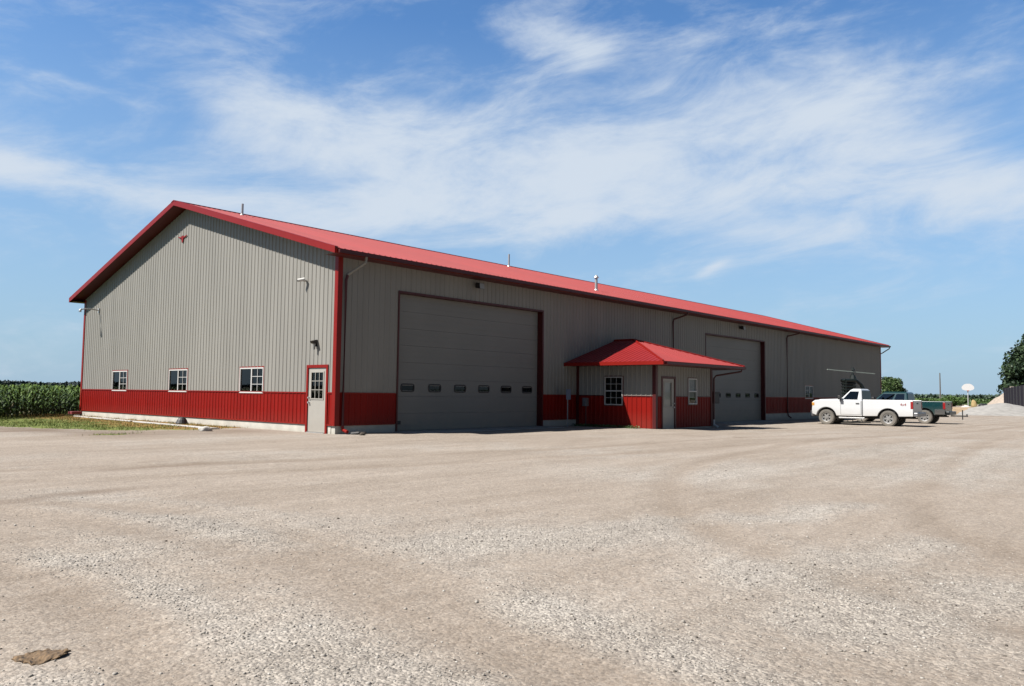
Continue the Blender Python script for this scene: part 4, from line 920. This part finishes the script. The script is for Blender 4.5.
# ------------------------------------------------------------------ small rotorcraft behind the white pickup
t = thing('gyrocopter', 'small dark open-frame gyrocopter with thin pale rotor blade behind the white cab', 'gyrocopter', (33.65, -4.7, -.18), 0)
DKP = mat('dark_green_frame_paint', (.015,.022,.020), .4, .2); 
view_r = .0
ca, sa = math.cos(-.75), math.sin(-.75)
def gp(a, b, z): return (a*ca-b*sa, a*sa+b*ca, z)   # a: across, b: away
m = MB()
for k, z in enumerate((1.78, 1.98, 2.16, 2.34, 2.52)): m.tube([gp(-.30,-.2,z), gp(-.32,.2,z+.01), gp(.25,.22,z+.02), gp(.28,-.2,z+.02), gp(-.30,-.2,z)], .06 if k < 4 else .11, 8)
for a_, b_ in ((-.30,-.2), (-.30,.2), (.26,-.2), (.26,.22)): m.tube([gp(a_, b_, .3), gp(a_, b_, 2.5)], .025, 6)
m.build('cage', DKP, t)
m = MB(); m.tube([gp(.26,0,2.45), gp(.26,0,3.0)], .10, 10, r1=.07); m.build('mast', DKP, t)
m = MB(); m.tube([gp(.26,0,3.02), gp(.26,0,3.16)], .05, 10); m.tube([gp(.26,0,2.62), gp(.26,0,2.86)], .19, 12, r1=.13); m.tube([gp(.26,0,3.15), gp(.26,0,3.34)], .11, 8, r1=.05); m.build('rotor_hub', DKP, t)
m = MB(); z = 3.06
m.hexa([gp(-1.35,-.05,z+.10), gp(1.62,-.05,z-.12), gp(1.62,.05,z-.12), gp(-1.35,.05,z+.10), gp(-1.35,-.05,z+.15), gp(1.62,-.05,z-.07), gp(1.62,.05,z-.07), gp(-1.35,.05,z+.15)]); m.build('rotor_blade', mat('pale_green_blade', (.33,.38,.34), .4), t)
m = MB(); m.tube([gp(.26,0,2.56), gp(.5,0,2.5), gp(.75,0,2.3), gp(.92,0,2.0), gp(1.0,0,1.6), gp(1.02,0,.6)], .10, 8); m.build('tail_boom', DKP, t)
m = MB(); m.hexa([gp(-.26,-.16,.7), gp(.22,-.16,.7), gp(.22,.18,.7), gp(-.26,.18,.7), gp(-.26,-.12,2.44), gp(.24,-.12,2.44), gp(.24,.14,2.44), gp(-.26,.14,2.44)]); m.build('engine', DARK, t, .04)
m = MB()
for b_ in (-.55, .55): m.tube([gp(-.9,b_,.18), gp(-.75,b_,.05), gp(1.0,b_,.05)], .03, 8); m.tube([gp(-.35,b_*.4,.8), gp(-.4,b_,.06)], .025, 6); m.tube([gp(.35,b_*.4,.8), gp(.5,b_,.06)], .025, 6)
m.build('skid', DKP, t)

# ------------------------------------------------------------------ vegetation
def leaf_mat(name, c0, c1, c2):
    m = attr_ramp(name, 'tone', [(0, c0), (.55, c1), (1, c2)], .6); b = m.node_tree.nodes['Principled BSDF']
    b.inputs['Specular IOR Level'].default_value = .3
    return m
def mesh_np(name, V, F4, tone, m, parent=None, sm=False):
    me = bpy.data.meshes.new(name); k = F4.shape[1]; me.vertices.add(len(V)); me.vertices.foreach_set('co', np.ascontiguousarray(V, dtype=np.float32).ravel())
    me.loops.add(F4.size); me.loops.foreach_set('vertex_index', F4.ravel().astype(np.int32)); me.polygons.add(len(F4)); me.polygons.foreach_set('loop_start', np.arange(0, F4.size, k)); me.polygons.foreach_set('loop_total', np.full(len(F4), k)); me.update()
    at = me.attributes.new('tone', 'FLOAT', 'POINT'); at.data.foreach_set('value', tone.astype(np.float32)); me.materials.append(m)
    o = bpy.data.objects.new(name, me); COL.objects.link(o); o.parent = parent; return o
def leaf_cloud(pts, size, r):
    n = len(pts); a = r.normal(size=(n, 3)); a /= np.linalg.norm(a, axis=1)[:, None]; b = np.cross(a, r.normal(size=(n, 3))); b /= np.linalg.norm(b, axis=1)[:, None]
    s = size*r.uniform(.6, 1.3, n)[:, None]; a = a*s; b = b*s*.55
    V = np.stack([pts-a, pts+b, pts+a, pts-b], 1).reshape(-1, 3); F = np.arange(n*4).reshape(-1, 4); return V, F
BARK = mat('brown_bark', (.12,.09,.065), .9, 0, .2, 4, bump=.5, bscale=12)
def tree(name, label, cat, loc, h, crw, n, leaf, lm, seed, base=.18, group=None, depth=None, clumps=26, trunk_r=.2):
    r = np.random.default_rng(seed); t = thing(name, label, cat, loc, 0, group)
    cl = []; 
    for k in range(clumps):
        v = r.uniform(0, 1)**.8; z = h*(base+(.97-base)*v); rad = crw*(math.sin(min(1, (1-v)*.85+.12)*math.pi*.62))*r.uniform(.45, 1.0); a = r.uniform(0, 2*math.pi)
        cl.append((rad*math.cos(a)*.8, rad*math.sin(a)*.8, z, crw*r.uniform(.20, .38)))
    P = []
    for (x, y, z, rr) in cl:
        m_ = int(n/clumps); d = r.normal(size=(m_, 3)); d /= np.linalg.norm(d, axis=1)[:, None]; q = rr*(r.random((m_, 1))**.45); pp = d*q*np.array([1.25, 1.25, .75])+np.array([x, y, z]); P.append(pp)
    P = np.concatenate(P); P = P[P[:, 2] > h*base*.4]
    V, F = leaf_cloud(P, leaf, r); mesh_np('crown', V, F, np.repeat(r.random(len(P)), 4), lm, t)
    m = MB(); m.tube([(0,0,-.2), (.03*h*.1,0,h*.3), (0,.02*h,h*.62), (0,0,h*.85)], trunk_r, 9, r1=trunk_r*.25)
    for (x, y, z, rr) in cl[::2]: m.tube([(0,0,z*.55), (x*.5,y*.5,z*.85), (x,y,z)], trunk_r*.3, 6, r1=trunk_r*.08)
    m.build('trunk', BARK, t); return t
LM_A = leaf_mat('mid_green_leaves', (.03,.065,.018), (.065,.12,.03), (.13,.20,.055))
LM_D = leaf_mat('dark_conifer_leaves', (.014,.032,.016), (.03,.06,.026), (.065,.11,.04))
tree('round_tree', 'round bushy green tree behind the far corner of the shed', 'tree', (99.2, 11.2, -.2), 4.1, 2.5, 9000, .14, LM_A, 4, base=.1, clumps=34, trunk_r=.14)
tree('big_evergreen', 'tall dark evergreen tree rising behind the black wall at the right edge', 'tree', (229, 9.2, -.2), 18.6, 11.0, 34000, .5, LM_D, 9, base=.10, clumps=80, trunk_r=.5)
# low bushes at the edge of the field
for k, (x, y, s) in enumerate(((151.5, 15.3, .9), (157.6, 17.8, .7), (171.5, 17.2, .8), (165.6, 21.2, .7))):
    tree('field_bush', ['bright green bush left of the basketball pole', 'green bush in the field between the pole and the lone utility pole', 'rear green bush behind the basketball hoop', 'small green bush nearest the lone utility pole'][k], 'bush', (x, y, -.3), 2.0*s, 2.6*s, 2600, .16, leaf_mat('bush_leaves', (.05,.10,.02), (.09,.17,.035), (.14,.24,.06)), 30+k, base=.05, group='bushes at the field edge', clumps=16, trunk_r=.06)

# corn standing left of the shed
def corn_mesh():
    r = np.random.default_rng(77); VV, FF, TT = [], [], []; off = 0; n = 0
    rows = 20; DX, DY = -.762, -.648
    for k in range(rows):
        # rows run parallel to the slanting field edge
        for q_ in np.arange(-14, 27.0, .17):
            x0_ = -.1+DX*q_+DY*.76*k; y0_ = 22.2+DY*q_-DX*.76*k
            xx = x0_+r.uniform(-.06, .06); yy = y0_+r.uniform(-.07, .07); h = r.uniform(1.06, 1.36)*(1 if r.random() > .03 else 1.12); lean = r.uniform(-.08, .08, 2); tone0 = r.uniform(.15, .8)
            if xx > -.7 and yy < W+1.3: continue
            # stalk
            w = .013; b0 = np.array([xx, yy, -.05]); b1 = np.array([xx+lean[0], yy+lean[1], h*.93])
            VV.append(np.array([b0+[w,0,0], b0-[w,0,0], b1-[w*.4,0,0], b1+[w*.4,0,0]])); FF.append(np.array([[0,1,2,3]])+off); TT.append(np.full(4, .12)); off += 4
            nl = 9 if k < 7 else 5; a0 = r.uniform(0, math.pi)
            for j in range(nl):
                q = (.12 + .88*j/(nl-1)) if k < 7 else (.5+.5*j/(nl-1)); base = b0+(b1-b0)*q; a = a0+(j % 2)*math.pi+r.normal(0, .35); Ln = r.uniform(.45, .72)*(1-.35*abs(q-.6)); up = r.uniform(.45, .95)+.5*max(0, q-.7)
                d = np.array([math.cos(a), math.sin(a), 0]); sd_ = np.array([-math.sin(a), math.cos(a), 0])*r.uniform(.028, .045)
                ps = [base, base+d*Ln*.35+np.array([0,0,up*Ln*.55]), base+d*Ln*.75+np.array([0,0,up*Ln*.45]), base+d*Ln+np.array([0,0,up*Ln*.02])]
                ws = [.6, 1, .75, .05]; v = []
                for p_, w_ in zip(ps, ws): v += [p_+sd_*w_, p_-sd_*w_]
                VV.append(np.array(v)); FF.append(np.array([[0,1,3,2],[2,3,5,4],[4,5,7,6]])+off)
                dead = r.random() < .5*max(0, .45-q); TT.append(np.full(8, 1.0 if dead else np.clip(tone0*.6+.25*q+r.uniform(-.1,.1), 0, .85))); off += 8
            if k < 4 or r.random() < .5:
                for j in range(3):
                    a = r.uniform(0, 6.28); e = b1+np.array([math.cos(a)*.07, math.sin(a)*.07, .22*h/1.8]); VV.append(np.array([b1+[.006,0,0], b1-[.006,0,0], e-[.004,0,0], e+[.004,0,0]])); FF.append(np.array([[0,1,2,3]])+off); TT.append(np.full(4, .9)); off += 4
    return np.concatenate(VV), np.concatenate(FF), np.concatenate(TT)
V, F, T = corn_mesh(); V[:, 2] += 0
o = mesh_np('corn_field', V, F, T, attr_ramp('corn_leaves', 'tone', [(0, (.025,.045,.010)), (.3, (.05,.095,.018)), (.7, (.13,.22,.035)), (.9, (.20,.25,.06)), (1, (.17,.15,.08))], .55)); tag(o, 'dense stand of tall green corn left of the shed', 'corn', kind='stuff')
# grass blades on the verge by the gable
r = np.random.default_rng(5); x = r.uniform(-16, 0, 160000); y = r.uniform(2.5, 22, 160000); gmk = grass_mask(x, y)*(fbm(x*1.5+9, y*1.5, 4) > .40); k = (r.random(160000) < gmk*.8)
x, y = x[k][:34000], y[k][:34000]; n = len(x); z = gh(x, y); dr = np.clip(dry_mask(x, y)+.4*(fbm(x*.8, y*.8+70, 4) > .56), 0, 1); hgt = r.uniform(.025, .085, n)*(.6+.9*fbm(x*.9, y*.9+3, 3)); a = r.uniform(0, 6.28, n); wv = .008
bs = np.stack([x, y, z], -1); sd_ = np.stack([np.cos(a)*wv, np.sin(a)*wv, 0*a], -1); tp = bs+np.stack([r.normal(0, .02, n), r.normal(0, .02, n), hgt], -1)
V = np.stack([bs-sd_, bs+sd_, tp], 1).reshape(-1, 3); F = np.arange(n*3).reshape(-1, 3); T = np.clip(r.uniform(0, .6, n)+.55*dr*r.random(n)**.5, 0, 1)
o = mesh_np('verge_grass', V, F, np.repeat(T, 3), attr_ramp('verge_grass_blades', 'tone', [(0, (.12,.19,.03)), (.55, (.24,.30,.07)), (.8, (.40,.25,.09)), (1, (.48,.26,.10))], .7)); tag(o, 'short green and brown grass along the gable foot and corn', 'grass', kind='stuff')
# weeds in the shade at the foot of the office
r = np.random.default_rng(8); n = 1500; x = r.uniform(12.0, 12.62, n); y = r.uniform(-3.4, -.2, n); z = gh(x, y); P = np.stack([x, y, z+r.random(n)**2*.10], -1); V, F = leaf_cloud(P, .03, r)
o = mesh_np('weeds', V, F, np.repeat(r.random(n), 4), LM_A); tag(o, 'low dark weeds in the shade along the office wall', 'weeds', kind='stuff')

# far tree lines and crops
def treeline(name, pts, h, dens, leaf, lm, lab, seed, width=20):
    r = np.random.default_rng(seed); P = []
    for (ax, ay), (bx, by) in zip(pts, pts[1:]):
        Ln = math.hypot(bx-ax, by-ay); n = int(Ln*dens); t_ = r.random(n); off_n = r.uniform(-width/2, width/2, n); nx_, ny_ = -(by-ay)/Ln, (bx-ax)/Ln
        x = ax+(bx-ax)*t_+nx_*off_n; y = ay+(by-ay)*t_+ny_*off_n; hh = h*(.55+.75*fbm(x*.02, y*.02+seed, 4)); z = hh*(r.random(n)**.6); P.append(np.stack([x, y, z], -1))
    P = np.concatenate(P); V, F = leaf_cloud(P, leaf, r); o = mesh_np(name, V, F, np.repeat(r.random(len(P)), 4), lm); tag(o, lab, 'trees', kind='stuff')
LM_F = leaf_mat('far_tree_leaves', (.02,.04,.03), (.035,.065,.04), (.06,.10,.06))
treeline('distant_woods', [(-700, 900), (-200, 1050), (100, 1000), (500, 1200)], 8, 22, 3.2, leaf_mat('haze_blue_wood_leaves', (.03,.05,.055), (.05,.08,.075), (.07,.11,.09)), 'far dark wood on the horizon beyond the corn', 3, 60)  # distance haze put into the leaf colour as a blue tinge
treeline('far_treeline', [(900, 900), (900, 300), (1000, 60), (950, -300), (800, -900)], 4.2, 16, 2.4, leaf_mat('haze_tinted_far_leaves', (.05,.08,.06), (.08,.12,.08), (.10,.15,.09)), 'far low tree line beyond the field on the right', 6, 60)  # leaf colour paled, with the haze of the far air mixed in
r = np.random.default_rng(12)
n = 60000; x = 170+(r.random(n)**.8)*430; y = -40+r.random(n)*(x*.9+60); z = -.2+r.random(n)**.5*1.15; kk = y > 24+.04*(x-170)-0*x; x, y, z = x[kk], y[kk], z[kk]
V, F = leaf_cloud(np.stack([x, y, z], -1), .55, r); o = mesh_np('crop_field', V, F, np.repeat(r.random(len(x)), 4), leaf_mat('crop_leaves', (.04,.08,.015), (.07,.13,.025), (.11,.18,.04))); tag(o, 'green low crop field stretching beyond the yard on the right', 'crops', kind='stuff')

# ------------------------------------------------------------------ right background
def pole(loc, h, lab, arm=True):
    t = thing('utility_pole', lab, 'utility pole', loc, .4, 'distant utility poles')
    MB().tube([(0,0,-.5), (0,0,h)], .17, 8, r1=.11).build('pole', mat('weathered_pole_wood', (.16,.14,.12), .9), t)
    if arm:
        MB().box(-1.1, 1.1, -.06, .06, h-.7, h-.55).build('crossarm', DARK, t)
pole((185.3, 24.6, -.2), 7.4, 'lone grey utility pole in the field right of the green pickup', False)
pole((-66, 190, 0), 8.0, 'taller of the two utility poles beyond the corn at the left edge', True)
pole((-75, 196, 0), 4.6, 'shorter of the two utility poles beyond the corn at the left edge', False)
# basketball hoop
t = thing('basketball_hoop', 'basketball hoop with white fan-shaped backboard on a pale pole', 'basketball hoop', (124.6, 7.0, -.2), math.radians(15)); t.scale = (.9, .86, 1)
MB().tube([(0,0,-.3), (0,0,2.75), (-.25,0,3.1)], .07, 10).build('pole', mat('pale_pole_paint', (.62,.62,.6), .5), t)
pts = [(-.4,2.82),(.4,2.82),(.85,2.95),(1.02,3.2),(.92,3.5),(.62,3.76),(.25,3.88),(-.25,3.88),(-.62,3.76),(-.92,3.5),(-1.02,3.2),(-.85,2.95)]
m = MB(); m.prism(pts, lambda a, b: (-.32, a, b), lambda a, b: (-.27, a, b)); m.build('backboard', mat('white_backboard', (.82,.81,.80), .4), t)
m = MB(); m.tube([(-.56+.23*math.cos(k*math.pi/8), .23*math.sin(k*math.pi/8), 2.78) for k in range(17)], .014, 6, cap=False); m.box(-.33, -.322, -.12, .12, 2.68, 2.84); m.build('rim', mat('orange_rim_paint', (.5,.12,.04), .5), t)
m = MB(); m.tube([(-.25,0,3.1), (-.27,0,3.2)], .05, 8); m.tube([(0,0,2.6), (-.27,.3,3.3)], .025, 6); m.tube([(0,0,2.6), (-.27,-.3,3.3)], .025, 6); m.build('bracket', GALV, t)
# heaps
def heap(name, loc, rx, ry, h, col, lab, cat, seed, rough_=.12, flat=0.0):
    n = 90; us = np.linspace(-1.25, 1.25, n); Xh, Yh = np.meshgrid(us*rx, us*ry, indexing='ij'); q = np.hypot(Xh/rx, Yh/ry); q = q+rough_*(fbm(Xh/rx*2+seed, Yh/ry*2, 4)-.5)*2
    Zh = h*np.clip(1-q, -.2, 1-flat)/(1-flat)+.05*h*(fbm(Xh*1.5, Yh*1.5+seed, 4)-.5); V = np.stack([Xh, Yh, Zh], -1).reshape(-1, 3); idx = np.arange(n*n).reshape(n, n); F = np.stack([idx[:-1,:-1], idx[1:,:-1], idx[1:,1:], idx[:-1,1:]], -1).reshape(-1, 4)
    o = mesh_np(name, V, F, fbm(Xh*2, Yh*2, 4).ravel(), mat(name+'_material', col, .95, 0, .18, 1.8, bump=.8, bscale=9)); o.location = loc
    for p in o.data.polygons: p.use_smooth = True
    tag(o, lab, cat); return o
heap('gravel_pile', (77.5, -5.4, -.25), 9.5, 5.6, 1.2, (.40,.385,.36), 'low grey gravel pile at the right edge of the yard', 'gravel pile', 3, flat=.05)
heap('sand_mound', (82, -1.4, -.24), 13, 3.9, .62, (.46,.33,.20), 'low tan sand mound in front of the basketball hoop', 'sand mound', 7, .3, flat=.5)
heap('stock_pile', (214.8, 12.8, -.3), 11, 7.9, 4.7, (.46,.38,.31), 'pinkish tan stockpile behind the black ribbed wall', 'stockpile', 11, flat=.35)
# black ribbed bunker wall
t = thing('bunker_wall', 'long black ribbed wall holding back the tan stockpile', 'wall', (0, 0, 0))
wa, wbb = Vector((182.5, 11.2, 0)), Vector((118, -3.0, 0)); dv = (wbb-wa); Lw = dv.length; dv.normalize(); nv_ = Vector((-dv.y, dv.x, 0))
BW = mat('black_wall_boards', (.006,.006,.009), .9, 0, .3, .6); RIBM = mat('dark_grey_wall_ribs', (.032,.030,.040), .8, spec=.1)
def wp(s, d, z): q = wa+dv*s+nv_*d; return (q.x, q.y, z)
m = MB(); m.hexa([wp(0,-.1,-.6), wp(Lw,-.1,-.6), wp(Lw,.1,-.6), wp(0,.1,-.6), wp(0,-.1,3.65), wp(Lw,-.1,3.65), wp(Lw,.1,3.65), wp(0,.1,3.65)]); m.build('board_panel', BW, t)
for k in range(10):
    s = .5+k*(Lw-1)/9
    for d0, d1 in ((-.42, -.101), (.101, .5)):
        m = MB(); m.hexa([wp(s-.32,d0,-.6), wp(s+.32,d0,-.6), wp(s+.32,d1,-.6), wp(s-.32,d1,-.6), wp(s-.32,d0,3.68), wp(s+.32,d0,3.68), wp(s+.32,d1,3.68), wp(s-.32,d1,3.68)]); m.build('rib', RIBM, t)
blob('white_boulder', (105, 3.4, -.05), (.5,.6,.45), STW, 'pale boulder at the foot of the basketball pole', 'boulder', 21)
blob('hay_bale', (118.9, 5.1, .3), (.35,.4,.8), mat('tan_straw', (.45,.33,.15), .95, 0, .2, 5), 'tan upright bale right of the basketball pole', 'bale', 23)
blob('black_bag', (117.1, 3.6, .1), (.8,.7,.55), BLACK, 'black rounded bundle on the sand right of the hoop', 'bundle', 25)
t = thing('red_drawbar', 'small red drawbar in front of the black wall end', 'drawbar', (113.4, 1.6, -.1), .6)
MB().tube([(-.7,0,.15), (.9,0,.6)], .09, 8).build('beam', mat('worn_red_paint', (.35,.05,.05), .6), t); MB().tube([(.5,0,0), (.5,0,.6)], .06, 8).build('leg', BLACK, t)
# clean up: parts that came out of thing() carry no label
for o in bpy.data.objects:
    if o.parent is not None:
        for kx in ('category', 'group'):
            if kx in o: del o[kx]
